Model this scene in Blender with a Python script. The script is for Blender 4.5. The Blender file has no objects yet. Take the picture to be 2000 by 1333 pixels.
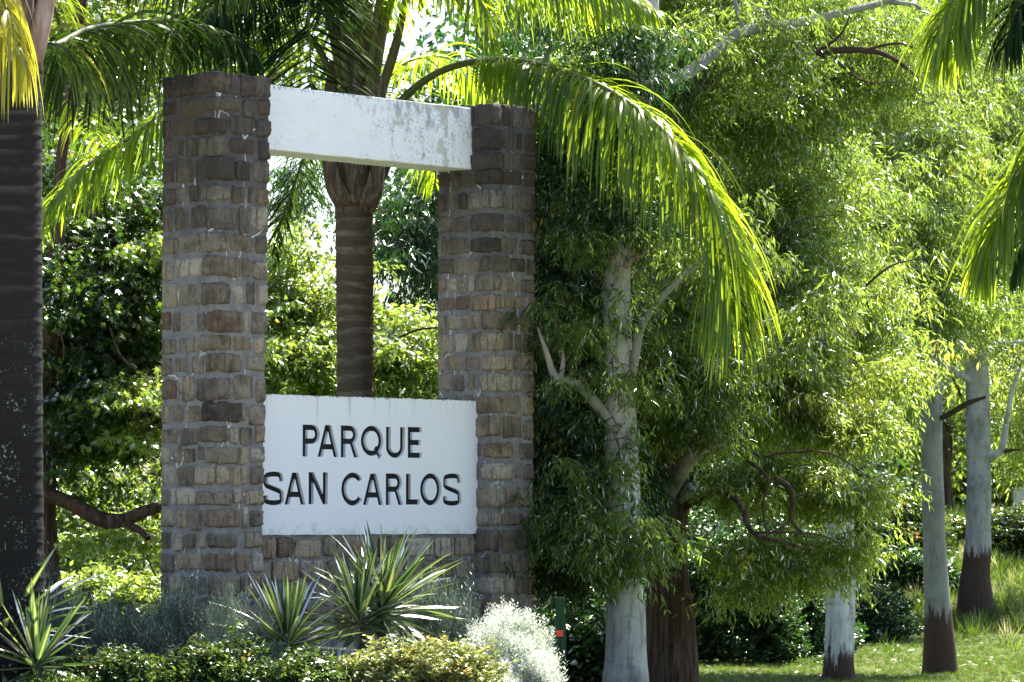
import bpy, math, random
import numpy as np
from mathutils import Vector, Matrix, noise

random.seed(7)
rng = np.random.default_rng(11)
sc = bpy.context.scene
COL = sc.collection
R = math.radians

# ------------------------------------------------------------------ camera
F_PX = 7480.0
PITCH = math.atan((1008 - 666.5) / F_PX)
EYE = 1.6
cam = bpy.data.cameras.new('camera')
cam.sensor_width = 36
cam.lens = F_PX / 2000 * 36
cam.clip_start = 0.5
cam.clip_end = 3000
cam.dof.use_dof = True
cam.dof.focus_distance = 37.0
cam.dof.aperture_fstop = 9.0
co = bpy.data.objects.new('camera', cam)
COL.objects.link(co)
co.location = (0, 0, EYE)
co.rotation_euler = (R(90) + PITCH, 0, 0)
sc.camera = co

# ------------------------------------------------------------------ light
SUN_EL, SUN_AZ = R(55), R(30)          # behind the trees, to the right
world = bpy.data.worlds.new('World')
sc.world = world
world.use_nodes = True
wt = world.node_tree
sky = wt.nodes.new('ShaderNodeTexSky')
sky.sky_type = 'NISHITA'
sky.sun_disc = False
sky.sun_elevation = SUN_EL
sky.sun_rotation = SUN_AZ
sky.dust_density = 1.5
wt.nodes['Background'].inputs[1].default_value = 0.075
wt.links.new(sky.outputs[0], wt.nodes['Background'].inputs[0])
sl = bpy.data.lights.new('sun', 'SUN')
sl.energy = 5.0
sl.angle = R(0.53)
sl.color = (1.0, 0.95, 0.86)
so = bpy.data.objects.new('sun', sl)
COL.objects.link(so)
sdir = Vector((math.sin(SUN_AZ) * math.cos(SUN_EL), math.cos(SUN_AZ) * math.cos(SUN_EL), math.sin(SUN_EL)))
so.rotation_euler = sdir.to_track_quat('Z', 'Y').to_euler()
so.location = (10, 60, 40)
sc.view_settings.view_transform = 'Standard'
sc.view_settings.look = 'None'
sc.view_settings.exposure = 2.1
sc.view_settings.gamma = 1
sc.render.engine = 'CYCLES'
sc.cycles.max_bounces = 8
sc.cycles.diffuse_bounces = 4
sc.cycles.transmission_bounces = 6
sc.cycles.transparent_max_bounces = 8
sc.cycles.use_denoising = True
sc.cycles.denoising_prefilter = 'NONE'
sc.cycles.denoising_input_passes = 'RGB_ALBEDO_NORMAL'
sc.cycles.sample_clamp_indirect = 6

# ------------------------------------------------------------------ helpers
def at(px, py, Y):
    """world point that lies at photo pixel px,py and Y metres in front"""
    cp, sp = math.cos(PITCH), math.sin(PITCH)
    a, b = (px - 1000) / F_PX, (666.5 - py) / F_PX
    d = Vector((a, cp - sp * b, sp + cp * b))
    t = Y / d.y
    return Vector((d.x * t, Y, EYE + d.z * t))


def tag(o, label=None, cat=None, group=None, kind=None):
    if label: o['label'] = label
    if cat: o['category'] = cat
    if group: o['group'] = group
    if kind: o['kind'] = kind
    return o


def empty(name, loc, rz=0.0):
    o = bpy.data.objects.new(name, None)
    o.location = loc
    o.rotation_euler = (0, 0, rz)
    o.empty_display_size = 0.2
    COL.objects.link(o)
    return o


def link(name, me, mat=None, parent=None, loc=None):
    o = bpy.data.objects.new(name, me)
    if mat is not None and len(me.materials) == 0:
        me.materials.append(mat)
    if parent is not None: o.parent = parent
    if loc is not None: o.location = loc
    COL.objects.link(o)
    return o


def npmesh(name, V, Fc, rnd=None, smooth=False, extra=None):
    """V (n,3), Fc (m,k) with one k"""
    V = np.ascontiguousarray(V, dtype=np.float32)
    Fc = np.ascontiguousarray(Fc, dtype=np.int32)
    m, k = Fc.shape
    me = bpy.data.meshes.new(name)
    me.vertices.add(len(V)); me.vertices.foreach_set('co', V.ravel())
    me.loops.add(m * k); me.loops.foreach_set('vertex_index', Fc.ravel())
    me.polygons.add(m)
    me.polygons.foreach_set('loop_start', np.arange(0, m * k, k, dtype=np.int32))
    try: me.polygons.foreach_set('loop_total', np.full(m, k, dtype=np.int32))
    except Exception: pass
    me.update(calc_edges=True)
    if rnd is not None:
        a = me.attributes.new('rnd', 'FLOAT', 'POINT')
        a.data.foreach_set('value', np.ascontiguousarray(rnd, dtype=np.float32))
    if extra is not None:
        a = me.attributes.new('edge', 'FLOAT', 'POINT')
        a.data.foreach_set('value', np.ascontiguousarray(extra, dtype=np.float32))
    if smooth:
        me.polygons.foreach_set('use_smooth', np.ones(m, dtype=bool))
    return me


def norm(a):
    return a / np.maximum(np.linalg.norm(a, axis=-1, keepdims=True), 1e-9)


# ---- materials
class NT:
    def __init__(s, name):
        s.m = bpy.data.materials.new(name); s.m.use_nodes = True
        s.t = s.m.node_tree; s.n = s.t.nodes; s.l = s.t.links
        s.b = s.n['Principled BSDF']; s.out = s.n['Material Output']
    def new(s, typ, **k):
        q = s.n.new('ShaderNode' + typ)
        for a, b in k.items():
            if a[0] == '_': q.inputs[a[1:].replace('_', ' ')].default_value = b
            else: setattr(q, a, b)
        return q
    def tex(s, src, scale=(1, 1, 1)):
        mp = s.new('Mapping'); mp.inputs['Scale'].default_value = scale
        s.l.new(src, mp.inputs[0]); return mp.outputs[0]
    def pos(s): return s.new('NewGeometry').outputs['Position']
    def obj(s): return s.new('TexCoord').outputs['Object']
    def noise(s, vec, scale, detail=4, rough=.6):
        q = s.new('TexNoise', _Scale=scale, _Detail=detail, _Roughness=rough)
        s.l.new(vec, q.inputs['Vector']); return q.outputs['Fac']
    def voro(s, vec, scale, feature='F1', out='Distance'):
        q = s.new('TexVoronoi', feature=feature, _Scale=scale)
        s.l.new(vec, q.inputs['Vector']); return q.outputs[out]
    def rng(s, v, a, b, c=0.0, d=1.0):
        q = s.new('MapRange'); q.clamp = True
        for i, x in enumerate((a, b, c, d)): q.inputs[i + 1].default_value = x
        s.l.new(v, q.inputs[0]); return q.outputs[0]
    def math(s, op, a, b=None):
        q = s.new('Math', operation=op)
        for i, x in enumerate((a, b)):
            if x is None: continue
            if isinstance(x, (int, float)): q.inputs[i].default_value = x
            else: s.l.new(x, q.inputs[i])
        return q.outputs[0]
    def mix(s, f, a, b, blend='MIX'):
        q = s.new('Mix', data_type='RGBA', blend_type=blend)
        for i, x in ((0, f), (6, a), (7, b)):
            if isinstance(x, (int, float)): q.inputs[i].default_value = x
            elif isinstance(x, tuple): q.inputs[i].default_value = (*x, 1)
            else: s.l.new(x, q.inputs[i])
        return q.outputs[2]
    def ramp(s, v, stops):
        q = s.new('ValToRGB'); e = q.color_ramp.elements
        while len(e) < len(stops): e.new(.5)
        for i, (p, c) in enumerate(stops):
            e[i].position = p; e[i].color = (*c, 1)
        s.l.new(v, q.inputs[0]); return q.outputs[0]
    def bump(s, h, strength=.5, dist=.02, prev=None):
        q = s.new('Bump', _Strength=strength, _Distance=dist)
        s.l.new(h, q.inputs['Height'])
        if prev is not None: s.l.new(prev, q.inputs['Normal'])
        return q.outputs[0]
    def fin(s, col=None, rough=.8, nrm=None, spec=.3):
        if col is not None:
            if isinstance(col, tuple): s.b.inputs['Base Color'].default_value = (*col, 1)
            else: s.l.new(col, s.b.inputs['Base Color'])
        s.b.inputs['Roughness'].default_value = rough
        s.b.inputs['Specular IOR Level'].default_value = spec
        if nrm is not None: s.l.new(nrm, s.b.inputs['Normal'])
        return s.m


def leafmat(name, dif, tra, tf=.5, gloss=.12, rough=.35, yellow=(.30, .24, .03), ymix=.12, var=.45, fm=.4):
    k = NT(name)
    at_ = k.new('Attribute', attribute_name='rnd').outputs['Fac']
    v = k.rng(at_, 0, 1, 1 - var, 1 + var)
    yf = k.rng(at_, 1 - ymix, 1.0, 0, .8)
    vc = k.new('CombineColor')
    for i in range(3): k.l.new(v, vc.inputs[i])
    d = k.mix(1.0, k.mix(yf, dif, yellow), vc.outputs[0], 'MULTIPLY')
    t = k.mix(1.0, k.mix(yf, tra, tuple(min(1, c * 2) for c in yellow)), vc.outputs[0], 'MULTIPLY')
    db = k.new('BsdfDiffuse'); tb = k.new('BsdfTranslucent'); gb = k.new('BsdfGlossy', _Roughness=rough)
    gb.inputs['Color'].default_value = (.8, .85, .7, 1)
    k.l.new(d, db.inputs[0]); k.l.new(t, tb.inputs[0])
    m1 = k.new('MixShader', _Fac=tf); k.l.new(db.outputs[0], m1.inputs[1]); k.l.new(tb.outputs[0], m1.inputs[2])
    fr = k.new('Fresnel', _IOR=1.4)
    ff = k.math('ADD', k.math('MULTIPLY', fr.outputs[0], fm), gloss * fm * .3)
    m2 = k.new('MixShader'); k.l.new(ff, m2.inputs[0]); k.l.new(m1.outputs[0], m2.inputs[1]); k.l.new(gb.outputs[0], m2.inputs[2])
    k.l.new(m2.outputs[0], k.out.inputs[0])
    return k.m


M = {}
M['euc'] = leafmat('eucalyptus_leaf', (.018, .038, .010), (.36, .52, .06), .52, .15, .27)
M['euc_dark'] = leafmat('eucalyptus_leaf_cool', (.010, .030, .009), (.06, .17, .02), .36, .12, .38, ymix=.05)  # shaded side of the crowns put into the leaf colour, darker than euc
M['euc_yel'] = leafmat('eucalyptus_leaf_yellowish', (.050, .072, .018), (.46, .60, .08), .56, .15, .27, ymix=.2)  # sunlit crown brightness put into the leaf colour, yellower than euc
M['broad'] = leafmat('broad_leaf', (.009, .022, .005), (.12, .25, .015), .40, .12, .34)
M['broad_lit'] = leafmat('pale_broad_leaf', (.09, .15, .035), (.42, .55, .07), .5, .15, .32)  # sunlight painted in: far brighter copy of the broad leaf
M['far'] = leafmat('far_leaf', (.028, .052, .010), (.30, .44, .035), .48, .05, .5, ymix=.2)
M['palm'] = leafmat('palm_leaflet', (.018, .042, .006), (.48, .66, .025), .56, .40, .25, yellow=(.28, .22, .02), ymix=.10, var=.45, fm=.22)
M['palm_dark'] = leafmat('palm_leaflet_dark', (.009, .024, .008), (.06, .12, .01), .28, .12, .25, ymix=.04, var=.45, fm=.14)  # shade painted in: dull copy of the palm leaflet for unlit fronds
M['palm_yel'] = leafmat('palm_leaflet_yellow', (.14, .14, .012), (.72, .66, .03), .55, .2, .3, ymix=.1)
M['silver'] = leafmat('silver_leaf', (.64, .68, .60), (.62, .66, .56), .42, .05, .6, yellow=(.4, .38, .1), ymix=.06, var=.25)
M['lavender'] = leafmat('lavender_leaf', (.045, .075, .082), (.08, .12, .08), .3, .06, .6, ymix=.02)
M['herb'] = leafmat('pale_herb_leaf', (.26, .32, .24), (.24, .30, .16), .35, .06, .6, ymix=.06)  # lavender in sun, the light put into a pale leaf colour
M['shrub'] = leafmat('shrub_leaf', (.020, .042, .010), (.15, .26, .025), .4, .1, .35, yellow=(.30, .16, .04), ymix=.22)
M['shrub_warm'] = leafmat('shrub_leaf_warm', (.22, .26, .09), (.38, .42, .09), .4, .1, .4, yellow=(.36, .13, .03), ymix=.35)  # rusty leaves, with sunlit brightness put into the colour as well
M['grass'] = leafmat('grass_blade', (.045, .09, .015), (.20, .31, .03), .42, .08, .5, ymix=.15)
M['litter'] = leafmat('fallen_leaf', (.20, .13, .07), (.2, .12, .05), .2, .05, .6, ymix=.02)
M['drygrass'] = leafmat('seeding_grass', (.30, .30, .14), (.45, .45, .18), .4, .05, .6, ymix=.2)

# stone
def make_stone(name, gain=1.0):
    k = NT(name)
    p = k.pos()
    r = k.new('ObjectInfo').outputs['Random']
    c = k.ramp(r, [(0, (.060, .048, .040)), (.13, (.29, .245, .185)), (.26, (.11, .092, .078)), (.39, (.36, .30, .225)), (.50, (.30, .21, .135)), (.62, (.14, .115, .098)), (.74, (.45, .40, .33)), (.87, (.23, .18, .135)), (1, (.13, .078, .055))])
    n1 = k.noise(p, 9, 5, .65)
    c = k.mix(k.rng(n1, .45, .62, 0, .35), c, (.30, .265, .22))
    c = k.mix(k.rng(k.noise(p, 30, 4, .7), .5, .65, 0, .5), c, (.09, .07, .055))
    streak = k.noise(k.tex(p, (22, 22, 3.0)), 1.0, 4, .6)
    c = k.mix(k.rng(streak, .53, .62, 0, .6), c, (.055, .048, .045))
    lay = k.noise(k.tex(p, (5, 5, 60)), 1.0, 3, .6)
    c = k.mix(k.rng(lay, .55, .7, 0, .18), c, (.10, .075, .055))
    pits = k.rng(k.voro(p, 30), .10, .2, 1, 0)
    pm = k.math('MULTIPLY', pits, k.rng(k.noise(p, 14, 2), .48, .6))
    c = k.mix(pm, c, (.03, .022, .018))
    # black weathering of the upper courses and next to the panel
    z = k.new('SeparateXYZ'); k.l.new(p, z.inputs[0])
    up = k.rng(z.outputs[2], 3.6, 5.4, 0, 1)
    w = k.math('ADD', k.math('MULTIPLY', up, .85), k.math('MULTIPLY', k.noise(p, 2.6, 5, .6), 1.0))
    c = k.mix(k.rng(w, .55, 1.1, 0, .72), c, (.024, .021, .020))
    c = k.mix(k.rng(k.noise(p, 1.9, 5, .65), .52, .64, 0, .55), c, (.03, .026, .025))
    # orange lichen tints
    c = k.mix(k.rng(k.noise(p, 4.3, 3), .60, .72, 0, .25), c, (.33, .21, .11))
    b = k.bump(n1, .8, .02)
    b = k.bump(k.noise(p, 70, 4, .7), .7, .006, b)
    b = k.bump(lay, .2, .006, b)
    b = k.bump(k.math('SUBTRACT', 1.0, pm), .9, .012, b)
    return k.fin(c, .92, b, .15)
M['stone'] = make_stone('tuff_stone')

k = NT('mortar'); p = k.pos()
n = k.noise(p, 12, 5, .65)
c = k.mix(k.rng(n, .3, .7), (.15, .145, .15), (.27, .26, .26))
z = k.new('SeparateXYZ'); k.l.new(p, z.inputs[0])
w = k.math('ADD', k.math('MULTIPLY', k.rng(z.outputs[2], 3.4, 5.4), .8), k.noise(p, 2.6, 5, .6))
c = k.mix(k.rng(w, .6, 1.15, 0, .7), c, (.030, .029, .031))
# pale lime leaching out of hairline cracks
wn = k.new('TexNoise', _Scale=6.0, _Detail=3); k.l.new(p, wn.inputs['Vector'])
pd = k.mix(.12, p, wn.outputs['Color'])
ed = k.voro(k.tex(pd, (1.5, 1.5, .7)), 1.5, 'DISTANCE_TO_EDGE')
cr = k.math('MULTIPLY', k.rng(ed, .004, .012, 1, 0), k.rng(k.noise(p, 1.7, 2), .48, .56))
c = k.mix(cr, c, (.62, .60, .57))
dr = k.rng(k.noise(k.tex(p, (9, 9, 1.8)), 1, 3, .5), .70, .76)
c = k.mix(dr, c, (.70, .70, .68))
b = k.bump(n, .7, .02); b = k.bump(k.noise(p, 90, 3), .6, .004, b)
M['mortar'] = k.fin(c, .95, b, .1)

# old white paint of the lintel
k = NT('peeling_white_paint'); p = k.obj()
base = k.mix(k.noise(p, 3, 4), (.76, .77, .82), (.84, .85, .90))
sx = k.new('SeparateXYZ'); k.l.new(p, sx.inputs[0])
right = k.rng(sx.outputs[0], .9, 2.2, -.10, .085)
top = k.rng(sx.outputs[2], .05, .62, -.05, .07)
s1 = k.math('ADD', k.math('ADD', k.noise(k.tex(p, (7, 7, 3.2)), 1.3, 7, .72), right), top)
c = k.mix(k.rng(s1, .60, .72, 0, .7), base, (.22, .22, .24))
s2 = k.math('ADD', k.noise(k.tex(p, (1.9, 1.9, 1.7)), 1.6, 7, .62), right)
c = k.mix(k.rng(s2, .675, .682, 0, .8), c, (.50, .48, .43))
edge = k.math('ADD', k.rng(sx.outputs[2], .56, .64, 0, .25), k.noise(k.tex(p, (20, 20, 9)), 1, 5, .7))
c = k.mix(k.rng(edge, .70, .80, 0, .8), c, (.16, .16, .15))
sp = k.math('MULTIPLY', k.rng(k.noise(k.tex(p, (1.6, 1, 1)), 34, 5, .7), .56, .62), k.rng(k.math('ADD', k.noise(p, 3.5, 3), right), .46, .60))
c = k.mix(sp, c, (.2, .2, .2))
M['lintel'] = k.fin(c, .8, k.bump(k.noise(p, 25, 5), .35, .006), .25)

k = NT('white_sign_paint'); p = k.obj()
c = k.mix(k.noise(p, 2.2, 4), (.78, .79, .85), (.84, .85, .91))
sx = k.new('SeparateXYZ'); k.l.new(p, sx.inputs[0])
dr = k.math('ADD', k.noise(k.tex(p, (30, 30, 1.2)), 1, 3, .5), k.rng(sx.outputs[2], .7, 1.35, -.2, .03))
c = k.mix(k.rng(dr, .56, .74, 0, .5), c, (.40, .38, .36))
bl = k.rng(k.noise(p, 3.1, 4, .7), .70, .80, 0, .25)
c = k.mix(bl, c, (.60, .55, .46))
te = k.math('ADD', k.rng(sx.outputs[2], 1.325, 1.352, 0, .3), k.noise(p, 22, 4, .7))
c = k.mix(k.rng(te, .72, .82, 0, .8), c, (.12, .12, .12))
be = k.math('ADD', k.rng(sx.outputs[2], .16, .0, 0, .22), k.noise(k.tex(p, (6, 6, 10)), 1.5, 6, .7))
c = k.mix(k.rng(be, .62, .80, 0, .5), c, (.42, .41, .38))
M['sign'] = k.fin(c, .6, k.bump(k.noise(p, 18, 5), .15, .004), .3)
k = NT('black_letter_paint')
M['black'] = k.fin((.010, .011, .013), .6, None, .2)

# bark
def bark_smooth(name, sock=None, tone=1.0, warm=0.0):
    tone *= .70
    k = NT(name); p = k.obj()
    n = k.noise(k.tex(p, (1, 1, .35)), 4.5, 6, .6)
    c = k.ramp(n, [(.25, (.30 * tone, .285 * tone, .25 * tone)), (.45, (.50 * tone, .50 * tone, .48 * tone)), (.6, (.60 * tone, .60 * tone, .57 * tone)), (.8, (.40 * tone, .40 * tone, .39 * tone))])
    c = k.mix(k.rng(k.noise(k.tex(p, (1, 1, .5)), 2.1, 4), .55, .68, 0, .6 + warm), c, (.36, .27, .17))
    c = k.mix(k.rng(k.noise(k.tex(p, (1.2, 1.2, .7)), 1.3, 5, .65), .50, .62, 0, .75), c, (.15, .155, .145))
    c = k.mix(k.rng(k.noise(k.tex(p, (7, 7, 1.2)), 1.6, 6, .7), .54, .62, 0, .55), c, (.17, .13, .10))
    c = k.mix(k.rng(k.noise(k.tex(p, (3, 3, 14)), 1.0, 4, .6), .56, .66, 0, .3), c, (.12, .11, .10))
    sp = k.math('MULTIPLY', k.rng(k.voro(k.tex(p, (1, 1, .5)), 9), .05, .12, 1, 0), k.rng(k.noise(p, 3), .5, .58))
    c = k.mix(sp, c, (.07, .045, .03))
    b = k.bump(n, .4, .02)
    fine = k.noise(k.tex(p, (18, 18, 3)), 1, 4)
    b = k.bump(fine, .35, .006, b)
    if sock:
        s = k.new('SeparateXYZ'); k.l.new(p, s.inputs[0])
        jag = k.noise(k.tex(p, (11, 11, 1.6)), 1, 7, .72)
        zz = k.math('SUBTRACT', s.outputs[2], k.math('MULTIPLY', jag, 1.5))
        f = k.rng(zz, sock - .85, sock - .70, 1, 0)
        rough = k.mix(k.noise(k.tex(p, (9, 9, 1.5)), 2, 5, .7), (.025, .015, .011), (.10, .06, .045))
        c = k.mix(f, c, rough)
    return k.fin(c, .85, b, .2)
M['bark_white'] = bark_smooth('white_bark', None, 1.15)
M['bark_limb'] = bark_smooth('tan_grey_bark', None, .72, .4)
M['bark_sock1'] = bark_smooth('white_bark_dark_foot', .42, 1.45)
M['bark_sock2'] = bark_smooth('grey_bark_dark_foot', .95, .62)
M['bark_sock3'] = bark_smooth('pale_bark_dark_foot', 1.45, .85)
k = NT('fibrous_brown_bark'); p = k.obj()
f = k.noise(k.tex(p, (16, 16, 1.1)), 1.3, 7, .7)
c = k.ramp(f, [(.3, (.018, .012, .010)), (.48, (.075, .048, .036)), (.62, (.16, .105, .078)), (.8, (.28, .22, .18))])
c = k.mix(k.rng(k.noise(p, 2, 4), .5, .7, 0, .6), c, (.12, .055, .03))
M['bark_brown'] = k.fin(c, .95, k.bump(f, 1.0, .05), .1)
k = NT('dark_branch_bark'); p = k.obj()
f = k.noise(k.tex(p, (6, 6, 6)), 2, 5, .7)
M['bark_dark'] = k.fin(k.mix(f, (.02, .014, .010), (.10, .07, .05)), .95, k.bump(f, .6, .01), .1)
k = NT('twig_bark'); M['bark_twig'] = k.fin((.13, .10, .075), .9)
k = NT('palm_trunk'); p = k.obj()
a = k.new('Attribute', attribute_name='edge').outputs['Fac']
f = k.noise(k.tex(p, (3, 3, 14)), 2, 5, .7)
c = k.mix(f, (.042, .031, .024), (.14, .105, .08))
c = k.mix(k.math('MULTIPLY', k.rng(a, .35, 1.0, 0, .65), k.rng(k.noise(k.tex(p, (3, 3, 9)), 1.5, 5, .7), .38, .62)), c, (.27, .23, .195))
M['palm_trunk'] = k.fin(c, .92, k.bump(k.noise(k.tex(p, (60, 60, 12)), 1, 4), .6, .01), .15)
k = NT('lichened_palm_trunk'); p = k.obj()
a = k.new('Attribute', attribute_name='edge').outputs['Fac']
s = k.new('SeparateXYZ'); k.l.new(p, s.inputs[0])
f = k.noise(k.tex(p, (3, 3, 12)), 2, 5, .7)
c = k.mix(f, (.007, .0065, .0068), (.030, .027, .027))
c = k.mix(k.math('MULTIPLY', k.rng(a, .5, 1, 0, .7), k.math('MULTIPLY', k.rng(s.outputs[2], 2.5, 4.5, 0, 1), k.rng(k.noise(k.tex(p, (2, 2, 6)), 1.5, 4), .42, .62))), c, (.065, .062, .062))
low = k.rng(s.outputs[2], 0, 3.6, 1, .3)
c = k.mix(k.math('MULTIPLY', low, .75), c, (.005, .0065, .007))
for sc_, th in ((24, .19), (46, .16)):
    v = k.voro(k.tex(p, (1, 1, 1)), sc_)
    g = k.math('MULTIPLY', k.rng(v, th, th + .09, 1, 0), k.rng(k.noise(p, 5, 3), .50, .56))
    c = k.mix(k.math('MULTIPLY', g, k.rng(s.outputs[2], 2.2, 3.4, 1, 0)), c, (.15, .19, .18))
M['palm_trunk_lichen'] = k.fin(c, .92, k.bump(k.noise(k.tex(p, (60, 60, 12)), 1, 4), .5, .01), .15)
k = NT('dead_leaf_base'); p = k.obj()
f = k.noise(k.tex(p, (14, 14, 2)), 1.6, 6, .7)
M['boot'] = k.fin(k.ramp(f, [(.3, (.035, .025, .022)), (.5, (.10, .072, .058)), (.68, (.25, .20, .165)), (.85, (.20, .09, .03))]), .85, k.bump(f, .6, .01), .25)
M['boot_pale'] = NT('grey_dead_leaf_base').fin((.30, .24, .22), .75)
k = NT('grey_dead_leaf_base_b'); p = k.obj()
f = k.noise(k.tex(p, (8, 8, 2)), 1.6, 6, .7)
M['boot_pale'] = k.fin(k.ramp(f, [(.3, (.10, .07, .06)), (.5, (.24, .17, .15)), (.7, (.36, .31, .30)), (.9, (.30, .2, .14))]), .8, k.bump(f, .5, .01), .25)
k = NT('frond_stalk'); p = k.obj()
f = k.noise(p, 6, 4)
M['rachis'] = k.fin(k.mix(f, (.055, .075, .018), (.13, .13, .04)), .5, None, .4)
k = NT('fibrous_stalk'); p = k.obj()
f = k.noise(k.tex(p, (20, 20, 4)), 1, 5, .7)
M['petiole'] = k.fin(k.ramp(f, [(.35, (.04, .045, .02)), (.55, (.10, .09, .04)), (.75, (.24, .13, .06))]), .6, k.bump(f, .4, .01), .3)
k = NT('dead_fibre'); M['fibre'] = k.fin((.26, .13, .06), .9)
# metal
M['green_metal'] = NT('green_painted_metal').fin((.006, .048, .014), .5, None, .25)
M['red_tape'] = NT('red_reflector').fin((.85, .05, .015), .4, None, .5)
M['concrete_white'] = NT('whitewashed_concrete').fin((.62, .58, .50), .8)
k = NT('cut_wood'); M['stump'] = k.fin((.05, .035, .028), .95)
k = NT('lawn'); p = k.pos()
n1 = k.noise(p, 1.3, 6, .6); n2 = k.noise(p, 25, 4, .7)
c = k.mix(k.rng(n1, .3, .7), (.040, .075, .014), (.085, .12, .025))
c = k.mix(k.rng(n2, .45, .7, 0, .6), c, (.14, .17, .05))
c = k.mix(k.rng(k.noise(p, .55, 5), .52, .64, 0, .7), c, (.13, .105, .07))
M['lawn'] = k.fin(c, .95, k.bump(n2, .8, .05), .1)
k = NT('planting_soil'); p = k.pos()
M['soil'] = k.fin(k.mix(k.noise(p, 12, 5), (.02, .015, .01), (.06, .05, .035)), .95, k.bump(k.noise(p, 20, 4), .8, .04), .1)

# variegated yucca blade
k = NT('variegated_blade')
e = k.new('Attribute', attribute_name='edge').outputs['Fac']
n = k.noise(k.tex(k.obj(), (1.2, 30, 30)), 1, 3)
r = k.new('ObjectInfo').outputs['Random']
f = k.math('ADD', e, k.math('MULTIPLY', k.math('SUBTRACT', n, .5), .5))
f = k.math('ADD', f, k.math('MULTIPLY', k.math('SUBTRACT', r, .5), .5))
dcol = k.mix(k.rng(f, .42, .50), (.22, .25, .12), (.018, .050, .032))
tcol = k.mix(k.rng(f, .42, .50), (.40, .46, .10), (.07, .16, .035))
db = k.new('BsdfDiffuse'); tb = k.new('BsdfTranslucent'); gb = k.new('BsdfGlossy', _Roughness=.35)
k.l.new(dcol, db.inputs[0]); k.l.new(tcol, tb.inputs[0])
m1 = k.new('MixShader', _Fac=.35); k.l.new(db.outputs[0], m1.inputs[1]); k.l.new(tb.outputs[0], m1.inputs[2])
fr = k.new('Fresnel', _IOR=1.4); m2 = k.new('MixShader')
k.l.new(k.math('MULTIPLY', fr.outputs[0], .7), m2.inputs[0]); k.l.new(m1.outputs[0], m2.inputs[1]); k.l.new(gb.outputs[0], m2.inputs[2])
k.l.new(m2.outputs[0], k.out.inputs[0])
M['yucca'] = k.m

# ------------------------------------------------------------------ ground
def sm(a, b, x):
    t = np.clip((x - a) / (b - a), 0, 1)
    return t * t * (3 - 2 * t)

def height(x, y):
    x = np.asarray(x, float); y = np.asarray(y, float)
    right = np.interp(y, [0, 36, 46, 66, 74, 80, 92, 130, 200, 3000], [0, 0, -.8, -.82, -.5, .15, 1.30, 1.8, 2.4, 4])
    left = np.interp(y, [0, 48, 62, 80, 100, 130, 200, 3000], [0, 0, .0, .1, .9, 1.8, 2.4, 4])
    w = sm(-2.0, 0.6, x)
    h = left * (1 - w) + right * w
    bank = sm(70, 80, y) * (1 - sm(110, 140, y))
    h = h + bank * (.16 * np.sin(x * 1.1 + y * .35) + .10 * np.sin(x * 2.3 - y * .8 + 1))
    h = h + .03 * np.sin(x * .9) * np.sin(y * .45)
    return h

xs = np.concatenate([np.linspace(-1500, -40, 14), np.linspace(-36, 36, 121), np.linspace(40, 1500, 14)])
ys = np.concatenate([np.linspace(-400, -5, 8), np.linspace(0, 140, 281), np.linspace(150, 2500, 22)])
X, Yg = np.meshgrid(xs, ys)
Z = height(X, Yg)
V = np.stack([X.ravel(), Yg.ravel(), Z.ravel()], 1)
nx, ny = len(xs), len(ys)
idx = np.arange(nx * ny).reshape(ny, nx)
Fq = np.stack([idx[:-1, :-1].ravel(), idx[:-1, 1:].ravel(), idx[1:, 1:].ravel(), idx[1:, :-1].ravel()], 1)
g = link('ground', npmesh('ground', V, Fq, smooth=True), M['lawn'])
tag(g, kind='structure')
# planting bed of bare soil round the monument
bx, by = np.meshgrid(np.linspace(-6, 1.3, 30), np.linspace(31.2, 39.5, 30))
bz = height(bx, by) + .05 * np.minimum(1, np.minimum(np.minimum(bx + 6, 1.3 - bx), np.minimum(by - 31.2, 39.5 - by)) * 2) + .004
ii = np.arange(900).reshape(30, 30)
bq = np.stack([ii[:-1, :-1].ravel(), ii[:-1, 1:].ravel(), ii[1:, 1:].ravel(), ii[1:, :-1].ravel()], 1)
g = link('soil_bed', npmesh('soil_bed', np.stack([bx.ravel(), by.ravel(), bz.ravel()], 1), bq, smooth=True), M['soil'])
tag(g, kind='structure')

rx, ry = np.meshgrid(np.linspace(-60, 60, 61), np.linspace(3, 29.5, 14))
ii = np.arange(61 * 14).reshape(14, 61)
bq = np.stack([ii[:-1, :-1].ravel(), ii[:-1, 1:].ravel(), ii[1:, 1:].ravel(), ii[1:, :-1].ravel()], 1)
k = NT('pale_paving'); p = k.pos()
M['road'] = k.fin(k.mix(k.noise(p, 3, 6, .7), (.30, .27, .22), (.42, .38, .32)), .9, k.bump(k.noise(p, 60, 3), .5, .01), .2)  # unseen paving added to bounce warm light at panel and beam
tag(link('road', npmesh('road', np.stack([rx.ravel(), ry.ravel(), height(rx, ry).ravel() + .035], 1), bq, smooth=True), M['road']), kind='structure')

# ------------------------------------------------------------------ monument
UA = R(47.4)
C0 = Vector(((422 - 1000) / F_PX * 36.0, 36.0, 0))
H = 5.79
mon = empty('entrance_monument', C0, UA)
tag(mon, 'brown stone gateway of two square pillars with a white beam and lettered white panel', 'monument')
U = Vector((math.cos(UA), math.sin(UA), 0)); Vv = Vector((-math.sin(UA), math.cos(UA), 0))


def plane_st(px, py, rec):
    """point of the front plane set back by rec: (along, z)"""
    o = C0 + Vv * rec
    cp, sp = math.cos(PITCH), math.sin(PITCH)
    a, b = (px - 1000) / F_PX, (666.5 - py) / F_PX
    d = Vector((a, cp - sp * b, sp + cp * b))
    t = (o.x * Vv.x + o.y * Vv.y) / (d.x * Vv.x + d.y * Vv.y)
    p = Vector((d.x * t, d.y * t, EYE + d.z * t))
    return (p - o).dot(U), p.z


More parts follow.
